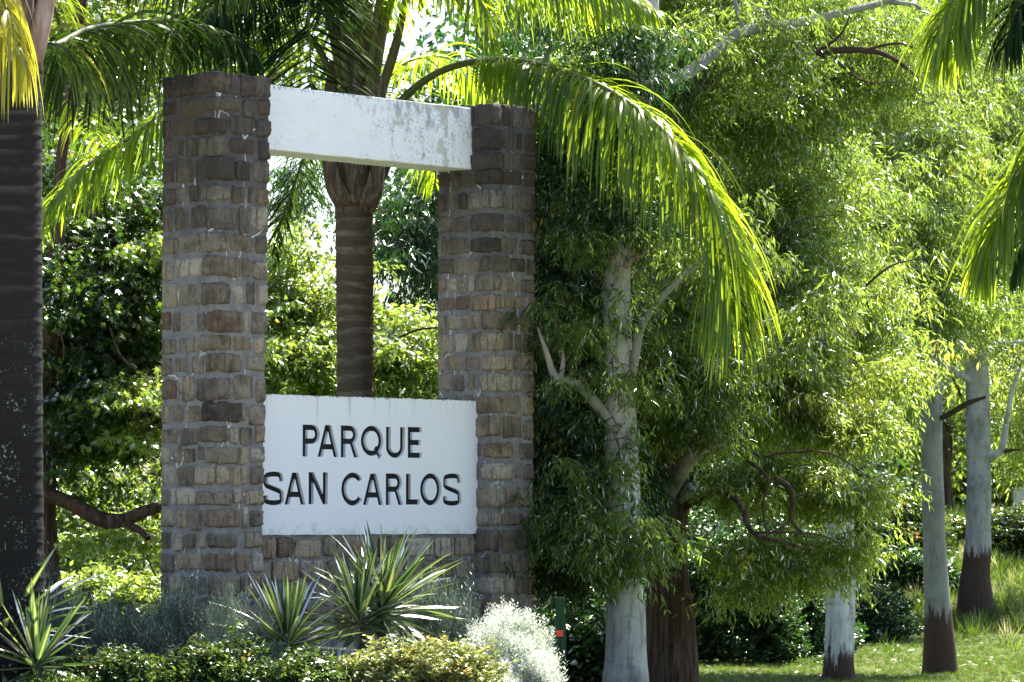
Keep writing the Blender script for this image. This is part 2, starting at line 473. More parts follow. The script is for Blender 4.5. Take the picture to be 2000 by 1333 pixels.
def box_mesh(name, x0, x1, y0, y1, z0, z1, nseg=1, wob=0.0, taper=0.0, seed=0):
    """subdivided box, optional wobble; taper widens x1 by taper*z"""
    import bmesh
    bm = bmesh.new()
    bmesh.ops.create_cube(bm, size=1)
    for v in bm.verts:
        v.co = Vector((x0 + (v.co.x + .5) * (x1 - x0), y0 + (v.co.y + .5) * (y1 - y0), z0 + (v.co.z + .5) * (z1 - z0)))
    if nseg > 1:
        bmesh.ops.subdivide_edges(bm, edges=bm.edges[:], cuts=nseg, use_grid_fill=True)
    for v in bm.verts:
        if taper: v.co.x += (v.co.x - x0) / (x1 - x0) * taper * (v.co.z - z1)
        if wob:
            v.co += noise.noise_vector(v.co * 6 + Vector((seed, 0, 0))) * wob
    me = bpy.data.meshes.new(name); bm.to_mesh(me); bm.free()
    return me


STONES = []
def make_stones():
    import bmesh
    for i in range(14):
        bm = bmesh.new()
        bmesh.ops.create_cube(bm, size=1)
        bmesh.ops.subdivide_edges(bm, edges=bm.edges[:], cuts=5, use_grid_fill=True)
        for v in bm.verts:
            q = v.co * 2
            # rounded block: pull the corners in a little
            e = 14.0 if i % 3 else 8
            l = (abs(q.x) ** e + abs(q.y) ** e + abs(q.z) ** e) ** (1 / e)
            mx = max(abs(q.x), abs(q.y), abs(q.z))
            q = q * (mx / l) if l > 0 else q
            nn = noise.noise_vector(v.co * 2.4 + Vector((i * 7.3, 2, i))) * .10 + noise.noise_vector(v.co * 5 + Vector((i, 9, 3))) * .075 + noise.noise_vector(v.co * 11 + Vector((i, 5, 3))) * .03
            v.co = q * .5 + Vector((nn.x * .6, nn.y * .6, nn.z))
        me = bpy.data.meshes.new('stone'); bm.to_mesh(me); bm.free()
        me.polygons.foreach_set('use_smooth', np.ones(len(me.polygons), dtype=bool))
        me.materials.append(M['stone'])
        STONES.append(me)
make_stones()


def stone(parent, cx, cy, cz, sx, sy, sz):
    o = bpy.data.objects.new('stone', random.choice(STONES))
    o.parent = parent
    o.location = (cx, cy, cz)
    fl = [random.choice((-1, 1)) for _ in range(3)]
    s = Vector((sx, sy, sz))
    if random.random() < .5 and abs(sx - sy) < 1:      # quarter turn about z gives another face
        o.rotation_euler = (random.uniform(-.03, .03), random.uniform(-.03, .03), math.pi / 2 * random.choice((1, 3)))
        o.scale = (sy, sx, sz)
    else:
        o.rotation_euler = (random.uniform(-.03, .03), random.uniform(-.03, .03), math.pi * random.choice((0, 1)))
        o.scale = (sx, sy, sz)
    COL.objects.link(o)
    return o


DEP = .75
def pillar(x0, wtop, tap, label, ztop):
    core = link('stone_pillar', box_mesh('pillar_core', 0, wtop, 0, DEP, -.3, ztop - .035, 5, .012, tap), M['mortar'], mon, (x0, 0, 0))
    core['label'] = label
    nrow = 27
    ph_ = np.array([random.uniform(.80, 1.22) for _ in range(nrow)]); ph_ = ph_ / ph_.sum() * ztop
    for r in range(nrow):
        z0 = float(ph_[:r].sum()); pitch = float(ph_[r])
        zc = z0 + pitch / 2
        w = wtop + tap * (zc - ztop)
        alt = r % 2
        pr = .017
        def hz():
            return pitch * random.uniform(.68, .92), zc + random.uniform(-.016, .016)
        if r == nrow - 1:
            def hz(): return pitch * 1.0, zc + random.uniform(-.003, .006)
        # corner stones: front (0,0), right (w,0), back-left (0,DEP)
        a = random.uniform(.22, .33) if random.random() < .5 else random.uniform(.12, .2)     # along the front face
        b = random.uniform(.10, .2) if a > .21 else random.uniform(.2, .34)    # along the side face
        h, zz = hz(); q = random.uniform(.7, 1.2) * pr
        stone(core, a / 2 - q, b / 2 - q, zz, a + .02, b + .02, h)
        a2 = random.uniform(.11, .18) if alt else random.uniform(.18, .26)
        b2 = random.uniform(.2, .3)
        h, zz = hz(); q = random.uniform(.7, 1.2) * pr
        stone(core, w - a2 / 2 + q, b2 / 2 - q, zz, a2, b2 + .02, h)
        b3 = random.uniform(.10, .16) if not alt else random.uniform(.17, .24)
        h, zz = hz(); q = random.uniform(.7, 1.2) * pr
        stone(core, .1 - q, DEP - b3 / 2 + q * .4, zz, .2, b3, h)
        # fill the front face
        def fill(s0, s1, face):
            gap = .036
            s0 += gap; s1 -= gap
            span = s1 - s0
            if span < .05: return
            n = max(1, round(span / random.uniform(.13, .27)))
            ws = np.array([random.uniform(.6, 1.5) for _ in range(n)])
            ws = ws / ws.sum() * (span - gap * (n - 1))
            s = s0
            for ww in ws:
                h, zz = hz(); q = random.uniform(.4, 1.3) * pr
                if face == 'f': stone(core, s + ww / 2, .06 - q, zz, ww, .12, h)
                else: stone(core, .06 - q, s + ww / 2, zz, .12, ww, h)
                s += ww + gap
        fill(a - pr, w - a2 + pr, 'f')
        fill(b - pr, DEP - b3 + pr * .4, 's')
    return core


pillar(0, .67, .0175, 'taller looking stone pillar nearest the camera', H)
L1 = 3.81
pillar(L1, .645, .0105, 'stone pillar at the far end of the white panel', H)

# lintel
lin = link('lintel', box_mesh('lintel', 0, 1, 0, 1, 0, 1), M['lintel'], mon, (.60, .282, 5.135))
import bmesh
bm = bmesh.new(); bmesh.ops.create_cube(bm, size=1)
for v in bm.verts:
    v.co = Vector(((v.co.x + .5) * (L1 - .60 + .08), (v.co.y + .5) * .44, (v.co.z + .5) * .63))
bmesh.ops.bevel(bm, geom=[e for e in bm.edges], offset=.008, segments=1, affect='EDGES')
bmesh.ops.subdivide_edges(bm, edges=[e for e in bm.edges if e.calc_length() > .3], cuts=24, use_grid_fill=True)
for v in bm.verts:
    v.co += noise.noise_vector(v.co * 5) * .006 + noise.noise_vector(v.co * 23) * .004
me = bpy.data.meshes.new('lintel'); bm.to_mesh(me); bm.free(); me.materials.append(M['lintel'])
lin.data = me

# base wall
PX0, PREC, PZ0, PZ1 = .56, .197, 1.418, 2.768
WREC = .235
base = link('base_wall', box_mesh('base_wall_core', 0, L1 - .56 + .1, 0, .34, -.3, PZ0 - .004, 5, .010), M['mortar'], mon, (.56, WREC, 0))
zrow = PZ0 - .02
for r in range(7):
    pitch = random.uniform(.185, .225)
    s = .02
    while s < L1 - .56 - .06:
        ww = min(random.uniform(.18, .40), L1 - .56 - .03 - s)
        if ww > .07:
            hh = pitch * random.uniform(.78, .9)
            stone(base, s + ww / 2, .05 - random.uniform(.4, 1.2) * .028, zrow - pitch / 2 + random.uniform(-.01, .01), ww, .12, hh)
        s += ww + .035
    zrow -= pitch
    if zrow < .12: break

# ---- sign panel: plate pierced by the letter shapes over a body, letters are the black floors
def arc(cx, cy, rx, ry, a0, a1, n=14):
    return [(cx + rx * math.cos(R(a0 + (a1 - a0) * i / n)), cy + ry * math.sin(R(a0 + (a1 - a0) * i / n))) for i in range(n + 1)]

def offset_path(pts, tx, ty, n=None):
    """outline of a stroke round a centre path; tx, ty full thickness across x and y"""
    Lf, Rt = [], []
    for i in range(len(pts)):
        a = pts[max(0, i - 1)]; b = pts[min(len(pts) - 1, i + 1)]
        dx, dy = (b[0] - a[0]), (b[1] - a[1])
        # normal in box space scaled to thickness
        nxv, nyv = -dy / ty, dx / tx
        l = math.hypot(nxv, nyv) or 1
        nxv, nyv = nxv / l * tx / 2, nyv / l * ty / 2
        Lf.append((pts[i][0] + nxv, pts[i][1] + nyv)); Rt.append((pts[i][0] - nxv, pts[i][1] - nyv))
    return Lf + Rt[::-1]

def spline(cps, n=9):
    out = []
    P_ = [cps[0]] + list(cps) + [cps[-1]]
    for i in range(1, len(P_) - 2):
        p0, p1, p2, p3 = P_[i - 1:i + 3]
        for j in range(n):
            t = j / n
            out.append(tuple(.5 * ((2 * p1[q]) + (-p0[q] + p2[q]) * t + (2 * p0[q] - 5 * p1[q] + 4 * p2[q] - p3[q]) * t * t + (-p0[q] + 3 * p1[q] - 3 * p2[q] + p3[q]) * t ** 3) for q in range(len(p1))))
    out.append(tuple(P_[-2]))
    return out

def glyph(ch, tx, ty):
    """contours in a unit box, first is the outline, others counters"""
    if ch == 'P':
        m = .40; r = (1 - m) / 2; rx = .42
        o = [(0, 0), (tx, 0), (tx, m)] + arc(1 - rx, m + r, rx, r, -90, 90) + [(0, 1)]
        c = [(tx, m + ty), (tx, 1 - ty)] + arc(1 - rx, m + r, rx - tx, r - ty, 90, -90)
        return [o, c]
    if ch == 'R':
        m = .42; r = (1 - m) / 2; rx = .40
        bowl = arc(.92 - rx, m + r, rx, r, -58, 90)
        o = [(0, 0), (tx, 0), (tx, m), (.50, m), (1 - tx * 1.05, 0), (1, 0)] + bowl + [(0, 1)]
        c = [(tx, m + ty), (tx, 1 - ty)] + arc(.92 - rx, m + r, rx - tx, r - ty, 90, -90)
        return [o, c]
    if ch == 'A':
        h = tx * .62
        def xl(y): return .5 - h + (0 - (.5 - h)) * (1 - y)
        y0, y1 = .235, .235 + ty
        def inl(y): return tx + (.5 - tx) * y / .80
        o = [(0, 0), (tx, 0), (inl(y0), y0), (1 - inl(y0), y0), (1 - tx, 0), (1, 0), (.5 + h, 1), (.5 - h, 1)]
        c = [(inl(y1), y1), (.5, .80), (1 - inl(y1), y1)]
        return [o, c]
    if ch in 'OQ':
        if ch == 'O': return [arc(.5, .5, .5, .5, 0, 355, 40), arc(.5, .5, .5 - tx, .5 - ty, 0, 355, 40)]
        oy = .53; ry = .47
        o = arc(.5, oy, .5, ry, -38, 292, 40) + [(.78, -.02), (.93, .09)]
        o = arc(.5, oy, .5, ry, -46, 296, 40) + [(.80, -.055), (.945, .075)]
        c = arc(.5, oy, .5 - tx, ry - ty, -30, 296, 36) + [(.56, .27), (.66, .36)]
        return [o, c]
    if ch == 'U':
        o = [(0, 1), (0, .36)] + arc(.5, .36, .5, .36, 180, 360, 22) + [(1, 1), (1 - tx, 1), (1 - tx, .36)] + arc(.5, .36, .5 - tx, .36 - ty, 360, 180, 22) + [(tx, 1)]
        return [o]
    if ch == 'E':
        return [[(0, 0), (1, 0), (1, ty), (tx, ty), (tx, .5 - ty / 2), (.93, .5 - ty / 2), (.93, .5 + ty / 2), (tx, .5 + ty / 2), (tx, 1 - ty), (1, 1 - ty), (1, 1), (0, 1)]]
    if ch == 'L':
        return [[(0, 0), (1, 0), (1, ty), (tx, ty), (tx, 1), (0, 1)]]
    if ch == 'N':
        return [[(0, 0), (tx, 0), (tx, .68), (1 - tx, 0), (1, 0), (1, 1), (1 - tx, 1), (1 - tx, .32), (tx, 1), (0, 1)]]
    if ch == 'C':
        return [offset_path(arc(.54, .5, .54 - tx / 2, .5 - ty / 2, 38, 322, 36), tx, ty)]
    if ch == 'S':
        hx, hy = tx / 2, ty / 2
        pts = spline([(1 - hx, .71), (.90 - hx * .5, .87), (.73, 1 - hy - .01), (.52, 1 - hy), (.28, 1 - hy - .02), (.12, .86), (hx, .73), (.13, .60), (.35, .525), (.62, .465), (.87, .385),
                      (1 - hx, .265), (.90, .13), (.72, hy + .01), (.47, hy), (.24, hy + .02), (.10, .14), (hx, .29)], 5)
        return [offset_path(pts, tx, ty)]

ZO = (480, 740, 4.1667)
def zb(x0, x1, yt, yb):
    s0, _ = plane_st(ZO[0] + x0 / ZO[2], ZO[1] + (yt + yb) / 2 / ZO[2], PREC)
    s1, _ = plane_st(ZO[0] + x1 / ZO[2], ZO[1] + (yt + yb) / 2 / ZO[2], PREC)
    xm = ZO[0] + (x0 + x1) / 2 / ZO[2]
    _, zt = plane_st(xm, ZO[1] + yt / ZO[2], PREC)
    _, z_ = plane_st(xm, ZO[1] + yb / ZO[2], PREC)
    return s0, s1, z_, zt

LET = [('P', 463, 602, 375, 634), ('A', 585, 756, 378, 637), ('R', 774, 922, 382, 641), ('Q', 937, 1118, 383, 645), ('U', 1142, 1294, 394, 646), ('E', 1319, 1432, 394, 645),
       ('S', 146, 308, 756, 1030), ('A', 316, 488, 765, 1025), ('N', 512, 667, 762, 1022), ('C', 778, 954, 764, 1034), ('A', 954, 1120, 773, 1028), ('R', 1140, 1283, 772, 1028),
       ('L', 1304, 1415, 775, 1025), ('O', 1420, 1592, 770, 1032), ('S', 1608, 1754, 772, 1034)]
DEPTH = .036
cu = bpy.data.curves.new('panel_outline', 'CURVE')
cu.dimensions = '2D'; cu.fill_mode = 'BOTH'; cu.extrude = DEPTH / 2
PW = L1 + .05 - PX0
def add_poly(cv, pts):
    sp = cv.splines.new('POLY'); sp.points.add(len(pts) - 1)
    for i, (a, b) in enumerate(pts): sp.points[i].co = (a, b, 0, 1)
    sp.use_cyclic_u = True
edge = []
for i in range(40): edge.append((PX0 + PW * i / 40, PZ0 + random.uniform(-.004, .004)))
for i in range(16): edge.append((PX0 + PW, PZ0 + (PZ1 - PZ0) * i / 16))
for i in range(40): edge.append((PX0 + PW * (1 - i / 40), PZ1 + random.uniform(-.003, .004)))
for i in range(16): edge.append((PX0, PZ1 - (PZ1 - PZ0) * i / 16))
add_poly(cu, edge)
floors = []
for ch, x0, x1, yt, yb in LET:
    s0, s1, z0, z1 = zb(x0, x1, yt, yb)
    w, h = s1 - s0, z1 - z0
    tx = .066 / w; ty = .052 / h
    if ch == 'S': tx *= .84; ty *= .92
    cs = glyph(ch, tx, ty)
    cs = [[(s0 + a * w, z0 + b * h) for a, b in c] for c in cs]
    for c in cs: add_poly(cu, c)
    floors.append((ch, cs))
tmp = bpy.data.objects.new('tmp', cu); COL.objects.link(tmp)
dg = bpy.context.evaluated_depsgraph_get()
pm = bpy.data.meshes.new_from_object(tmp.evaluated_get(dg))
bpy.data.objects.remove(tmp)
# curve lies in xy; turn it upright: (x, y, z) -> (x, z, y)
pm.transform(Matrix(((1, 0, 0, -PX0), (0, 0, -1, 0), (0, 1, 0, -PZ0), (0, 0, 0, 1))))
pm.materials.clear(); pm.materials.append(M['sign'])
panel = link('sign_panel', pm, None, mon, (PX0, PREC + DEPTH / 2, PZ0))
panel['label'] = 'white painted panel reading PARQUE SAN CARLOS'
bodyp = link('panel_body', box_mesh('panel_body', 0, PW, 0, .16, 0, PZ1 - PZ0 - .003, 1), M['sign'], panel, (0, DEPTH / 2 + .001, 0))
for ch, cs in floors:
    c2 = bpy.data.curves.new('letter', 'CURVE'); c2.dimensions = '2D'; c2.fill_mode = 'BOTH'; c2.extrude = .0015
    for c in cs: add_poly(c2, c)
    tmp = bpy.data.objects.new('tmp', c2); COL.objects.link(tmp)
    dg = bpy.context.evaluated_depsgraph_get()
    lm = bpy.data.meshes.new_from_object(tmp.evaluated_get(dg)); bpy.data.objects.remove(tmp)
    lm.transform(Matrix(((1, 0, 0, -PX0), (0, 0, -1, 0), (0, 1, 0, -PZ0), (0, 0, 0, 1))))
    lm.materials.clear(); lm.materials.append(M['black'])
    o = link('letter', lm, None, panel, (0, DEPTH / 2 - .0016, 0))
    o['label'] = 'black letter ' + ch

# ------------------------------------------------------------------ tubes, trunks, limbs
def tube(name, pts, rads, mat, base, parent=None, nseg=14, sub=6, wob=.06, seed=0, rings=None, flute=0.0, ring_amp=.04):
    """pts world points, rads; mesh stored relative to base"""
    cps = [tuple(p) + (r,) for p, r in zip(pts, rads)]
    sp = np.array(spline(cps, sub))
    C = sp[:, :3]; Rr = sp[:, 3].copy()
    T = norm(np.gradient(C, axis=0))
    ref = np.array([1.0, 0, 0]) if abs(T[0][0]) < .8 else np.array([0, 1.0, 0])
    A = norm(np.cross(T, ref)); B = np.cross(T, A)
    th = np.linspace(0, 2 * np.pi, nseg, endpoint=False)
    edge = None
    n = len(C)
    rad = np.repeat(Rr[:, None], nseg, 1)
    g = np.random.default_rng(seed)
    ph = g.uniform(0, 6.28, 6)
    s = np.linspace(0, 1, n)[:, None] * n * .35
    rad = rad * (1 + wob * (np.sin(2 * th[None] + s * .7 + ph[0]) * .5 + np.sin(3 * th[None] - s + ph[1]) * .35 + np.sin(s * 2.1 + ph[2]) * .35))
    if flute: rad = rad * (1 + flute * (np.abs(np.sin(4.5 * th[None] + np.sin(s * .4) + ph[3])) - .5))
    if rings is not None:
        zz = C[:, 2:3] + .012 * np.sin(th[None] * 2 + C[:, 2:3] * 3) + .01 * np.sin(th[None] + C[:, 2:3] * 7)
        f = np.mod(zz / rings + .35 * np.sin(zz * 5), 1.0)
        prof = np.clip((f - .72) / .10, 0, 1) * np.clip((1 - f) / .08, 0, 1)
        rad = rad * (1 + ring_amp * prof - ring_amp * .7 * (f < .72) * f)
        edge = (np.clip((f - .2) / .45, 0, 1) * (1 - np.clip((f - .86) / .08, 0, 1))).ravel()
    Vt = C[:, None] + rad[..., None] * (np.cos(th)[None, :, None] * A[:, None] + np.sin(th)[None, :, None] * B[:, None])
    V = Vt.reshape(-1, 3) - np.array(base)
    i = np.arange(n * nseg).reshape(n, nseg)
    j = np.roll(i, -1, 1)
    Fq = np.stack([i[:-1].ravel(), j[:-1].ravel(), j[1:].ravel(), i[1:].ravel()], 1)
    me = npmesh(name, V, Fq, smooth=True, extra=edge)
    # close the ends
    me2 = me
    o = link(name, me2, mat, parent, None if parent else base)
    return o

# ------------------------------------------------------------------ leaves
def diamonds(P0, D, L, W, g, fold=.25, lobes=1):
    """leaf blades: base P0, unit direction D, length, width -> verts, tris, rnd"""
    n = len(P0)
    rv = g.normal(size=(n, 3))
    S = norm(np.cross(D, rv)); N = np.cross(D, S)
    L = L[:, None]; W = W[:, None]
    parts = []
    if lobes == 1:
        a = P0
        b = P0 + D * L * .42 + S * W * .5 + N * W * fold
        c = P0 + D * L * .42 - S * W * .5 + N * W * fold
        t = P0 + D * L + N * L * g.uniform(-.12, .12, (n, 1))
        V = np.stack([a, b, t, c], 1).reshape(-1, 3)
        i = np.arange(n)[:, None] * 4
        Fc = np.concatenate([i + [[0, 1, 2]], i + [[0, 2, 3]]], 0)
        r = np.repeat(g.random(n), 4)
        return V, Fc, r
    # three lobed leaf: outline fan
    ang = [-1.15, -.62, -.55, -.12, 0.0, .12, .55, .62, 1.15]
    rad = [.62, .32, .85, .40, 1.0, .40, .85, .32, .62]
    ang = [-1.25, -.85, -.62, -.3, 0.0, .3, .62, .85, 1.25]
    rad = [.62, .36, .88, .42, 1.0, .42, .88, .36, .62]
    vs = [P0]
    for a, q in zip(ang, rad):
        vs.append(P0 + (D * math.cos(a) + S * math.sin(a) * W / L) * L * q + N * L * (.10 * abs(a) - .1 * q * q))
    V = np.stack(vs, 1).reshape(-1, 3)
    i = np.arange(n)[:, None] * 10
    Fc = np.concatenate([i + [[0, q, q + 1]] for q in range(1, 9)], 0)
    return V, Fc, np.repeat(g.random(n), 10)


def template(kind, g, sc_=1.0):
    """one spray of leaves round the origin; leaf array of P, D, L, W"""
    Ps, Ds, Ls, Ws = [], [], [], []
    if kind == 'euc':
        for t in range(9):
            d = norm(np.array([g.normal(), g.normal(), g.uniform(-.25, .7)])); p = np.zeros(3)
            tl = g.uniform(.22, .42)
            for s in range(11):
                d = norm(d + np.array([0, 0, -.13])); p = p + d * tl / 11
                if s < 2: continue
                for q in range(1):
                    ld = norm(d * .6 + np.array([g.normal() * .5, g.normal() * .5, -.55 + g.normal() * .35]))
                    Ps.append(p + g.normal(size=3) * .012); Ds.append(ld); Ls.append(g.uniform(.055, .115)); Ws.append(g.uniform(.014, .023))
    elif kind == 'broad':
        for t in range(7):
            d = norm(np.array([g.normal(), g.normal(), g.uniform(-.3, .6)])); p = np.zeros(3)
            tl = g.uniform(.25, .45)
            for s in range(8):
                d = norm(d + np.array([0, 0, -.08])); p = p + d * tl / 8
                if s < 2: continue
                ld = norm(d * .5 + np.array([g.normal() * .5, g.normal() * .5, -.45 + g.normal() * .3]))
                Ps.append(p + g.normal(size=3) * .02); Ds.append(ld); l = g.uniform(.06, .098); Ls.append(l); Ws.append(l * .95)
    elif kind == 'oval':
        for t in range(8):
            d = norm(np.array([g.normal(), g.normal(), g.uniform(-.3, .7)])); p = np.zeros(3)
            tl = g.uniform(.2, .45)
            for s in range(9):
                d = norm(d + np.array([0, 0, -.09])); p = p + d * tl / 9
                ld = norm(d * .6 + np.array([g.normal() * .5, g.normal() * .5, -.35 + g.normal() * .3]))
                Ps.append(p + g.normal(size=3) * .015); Ds.append(ld); l = g.uniform(.08, .13); Ls.append(l); Ws.append(l * .42)
    elif kind == 'far':
        for t in range(46):
            p = g.normal(size=3) * .38
            Ps.append(p); Ds.append(norm(np.array([g.normal() * .6, g.normal() * .6, -.5 + g.normal() * .4]))); l = g.uniform(.12, .24); Ls.append(l); Ws.append(l * .45)
    elif kind == 'sprig':       # upright stem with narrow leaves round it
        for t in range(5):
            d = norm(np.array([g.normal() * .35, g.normal() * .35, 1.0])); p = np.array([g.normal() * .02, g.normal() * .02, 0])
            tl = g.uniform(.10, .18)
            for s in range(13):
                p = p + d * tl / 13
                a = s * 2.4 + t
                ld = norm(np.array([math.cos(a), math.sin(a), .75]) + g.normal(size=3) * .15)
                Ps.append(p.copy()); Ds.append(ld); Ls.append(g.uniform(.026, .045)); Ws.append(g.uniform(.006, .0095))
    elif kind == 'lav':
        for t in range(6):
            d = norm(np.array([g.normal() * .3, g.normal() * .3, 1.0])); p = np.array([g.normal() * .03, g.normal() * .03, 0])
            tl = g.uniform(.12, .22)
            for s in range(12):
                p = p + d * tl / 12
                a = s * 2.4 + t
                ld = norm(np.array([math.cos(a), math.sin(a), 1.1]) + g.normal(size=3) * .15)
                Ps.append(p.copy()); Ds.append(ld); Ls.append(g.uniform(.025, .045)); Ws.append(g.uniform(.003, .005))
    elif kind == 'shrub':
        for t in range(6):
            d = norm(np.array([g.normal() * .7, g.normal() * .7, .8])); p = np.zeros(3)
            tl = g.uniform(.06, .14)
            for s in range(7):
                p = p + d * tl / 7
                ld = norm(np.array([g.normal(), g.normal(), .15 + g.normal() * .4]))
                Ps.append(p.copy()); Ds.append(ld); l = g.uniform(.028, .05); Ls.append(l); Ws.append(l * .5)
    elif kind == 'tuft':
        for t in range(26):
            d = norm(np.array([g.normal() * .35, g.normal() * .35, 1.0]))
            Ps.append(np.array([g.normal() * .06, g.normal() * .06, -.03])); Ds.append(d); Ls.append(g.uniform(.15, .38)); Ws.append(g.uniform(.010, .018))
    return [np.array(q) for q in (Ps, Ds, Ls, Ws)]


def scatter_sprays(kind, centers, g, nvar=6, smin=.8, smax=1.25, tint=None):
    """copies of spray templates at centers -> one merged mesh's arrays"""
    lob = 3 if kind == 'broad' else 1
    Vs, Fs, Rs = [], [], []
    off = 0
    which = g.integers(0, nvar, len(centers))
    for v in range(nvar):
        c = centers[which == v]
        if len(c) == 0: continue
        P_, D_, L_, W_ = template(kind, g)
        TV, TF, TR = diamonds(P_, D_, L_, W_, g, lobes=lob)
        m = len(c)
        a = g.uniform(0, 2 * np.pi, m); s = g.uniform(smin, smax, m)
        ca, sa = np.cos(a) * s, np.sin(a) * s
        X_ = TV[None, :, 0] * ca[:, None] - TV[None, :, 1] * sa[:, None]
        Y_ = TV[None, :, 0] * sa[:, None] + TV[None, :, 1] * ca[:, None]
        Z_ = TV[None, :, 2] * s[:, None] * np.ones((1, 1))
        V = np.stack([X_, Y_, Z_], -1) + c[:, None, :]
        nv = len(TV)
        Fc = TF[None] + (np.arange(m) * nv)[:, None, None]
        base = np.clip(g.normal(.45, .16, m), 0, .95)
        Rn = np.clip(base[:, None] + (TR[None] - .5) * .5, 0, 1)
        Vs.append(V.reshape(-1, 3)); Fs.append(Fc.reshape(-1, 3) + off); Rs.append(Rn.ravel())
        off += m * nv
    return np.concatenate(Vs), np.concatenate(Fs), np.concatenate(Rs)


def blob_points(blobs, g, clump=.42, per=11):
    """blobs: (px,py,Y, rx,ry,rz metres, n sprays) -> centres grouped in sub clumps, and twig segments"""
    out, segs = [], []
    for px, py, Y, rx, ry, rz, n in blobs:
        c = np.array(at(px, py, Y))
        nsub = max(3, int(n / per))
        d = norm(g.normal(size=(nsub, 3))) * (g.uniform(.2, 1, (nsub, 1)) ** .5)
        sub = c + d * np.array([rx, ry, rz]) * 1.08
        k_ = g.integers(0, nsub, n)
        cl = clump * g.uniform(.65, 1.25, nsub)[k_][:, None]
        off = g.normal(size=(n, 3)) * np.array([1, 1, .5]) * cl
        out.append(sub[k_] + off)
        root = c + np.array([0, 0, -rz * .7])
        for q in sub:
            segs.append((root + g.normal(size=3) * .12, q, .016))
        for i in range(0, n, 2):
            segs.append((sub[k_[i]], sub[k_[i]] + off[i], .006))
    return np.concatenate(out), segs


def twigs(parent, base, segs, g, mat, scale=1.0):
    """thin bent twigs, 3 sided"""
    A = np.array([q[0] for q in segs]); B = np.array([q[1] for q in segs]); r0 = np.array([q[2] for q in segs]) * scale
    n = len(A)
    L = np.linalg.norm(B - A, axis=1, keepdims=True)
    mid = (A + B) / 2 + g.normal(size=(n, 3)) * L * .10 + np.array([0, 0, 1.0]) * L * .08
    rings = []
    for P_, f in ((A, 1.0), (mid, .7), (B, .3)):
        for a_ in (0, 2.094, 4.189):
            rings.append(P_ + np.array([math.cos(a_), math.sin(a_) * .7, math.sin(a_) * .7]) * (r0 * f)[:, None])
    V = np.stack(rings, 1)
    q = []
    for lev in (0, 3):
        for a_ in range(3): q.append([lev + a_, lev + (a_ + 1) % 3, lev + 3 + (a_ + 1) % 3, lev + 3 + a_])
    Fq = np.array(q)[None] + (np.arange(n) * 9)[:, None, None]
    o = link('twigs', npmesh('twigs', V.reshape(-1, 3) - np.array(base), Fq.reshape(-1, 4)), mat, parent)
    o['kind'] = 'stuff'
    return o


def crown(parent, base, blobs, kind, mat, seed, clump=.42, smin=.8, smax=1.25, name='crown', dens=1.0):
    g = np.random.default_rng(seed)
    if kind in ('euc', 'broad'): dens *= 1.35
    blobs = [(*q[:6], max(2, int(q[6] * dens))) for q in blobs]
    c, segs = blob_points(blobs, g, clump)
    V, Fc, r = scatter_sprays(kind, c, g, smin=smin, smax=smax)
    me = npmesh(name, V - np.array(base), Fc, rnd=r)
    twigs(parent, base, segs, g, M['bark_twig'], 1.0 if kind != 'far' else 2.2)
    return link(name, me, mat, parent)


def pp(*lst):
    return [at(*q) for q in lst]


def gz(px, Y):
    """ground point under pixel column px at distance Y"""
    x = (px - 1000) / F_PX * Y
    return Vector((x, Y, float(height(x, Y))))

EG = 'eucalyptus trees on the right'
# --- near white gum -------------------------------------------------------
b1 = gz(1222, 39.6)
t1 = empty('eucalyptus_tree', b1)
tag(t1, 'stout smooth white gum trunk beside the green post, with dark drooping leaves', 'tree')
tube('trunk', [b1 + Vector((.0, 0, -.2)), b1 + Vector((0, 0, .1))] + pp((1222, 1240, 39.6), (1220, 1120, 39.6), (1214, 1000, 39.6), (1214, 850, 39.6), (1207, 700, 39.6), (1204, 600, 39.6), (1208, 520, 39.6), (1222, 430, 39.7), (1240, 300, 40), (1262, 120, 40.4), (1280, -80, 41)),
     [.29, .245, .212, .205, .19, .17, .15, .142, .13, .11, .10, .09, .07], M['bark_white'], b1, t1, 24, 8, .05, 1)
for j, (pts, r) in enumerate([
        (pp((1200, 840, 39.5), (1165, 790, 39.4), (1130, 755, 39.2), (1085, 735, 39.0), (1068, 690, 38.9), (1050, 640, 38.9)), [.07, .058, .05, .042, .030, .012]),
        (pp((1095, 738, 39.0), (1100, 700, 39), (1092, 655, 39.1)), [.03, .02, .008]),
        (pp((1228, 760, 39.6), (1240, 700, 39.5), (1252, 640, 39.4), (1285, 590, 39.3), (1330, 545, 39.2), (1380, 500, 39.2), (1400, 440, 39.4)), [.06, .05, .042, .035, .03, .022, .012]),
        (pp((1215, 530, 39.6), (1232, 500, 39.4), (1234, 440, 39.3), (1228, 390, 39.3), (1218, 330, 39.3)), [.05, .04, .035, .03, .02]),
        (pp((1228, 510, 39.4), (1260, 495, 39.2), (1285, 478, 39.1)), [.035, .03, .02]),
        (pp((1180, 560, 39.6), (1192, 600, 39.42), (1215, 520, 39.45)), [.03, .05, .03]),
        (pp((1262, 160, 40.4), (1330, 150, 40.8), (1400, 100, 41.2), (1450, 62, 41.5), (1540, 48, 42), (1640, 25, 42.4), (1735, 2, 42.8), (1800, -30, 43)), [.08, .072, .064, .06, .052, .046, .04, .03]),
        (pp((1497, 45, 41.8), (1502, 10, 41.8), (1510, -40, 41.8)), [.035, .03, .02]),
        (pp((1450, 66, 41.5), (1440, 20, 41.4), (1425, -30, 41.4)), [.03, .025, .02]),
        (pp((1740, 5, 42.8), (1790, 12, 42.8), (1825, 38, 42.7)), [.03, .022, .012])]):
    tube('limb', pts, r, M['bark_limb'], b1, t1, 10, 6, .08, 20 + j)
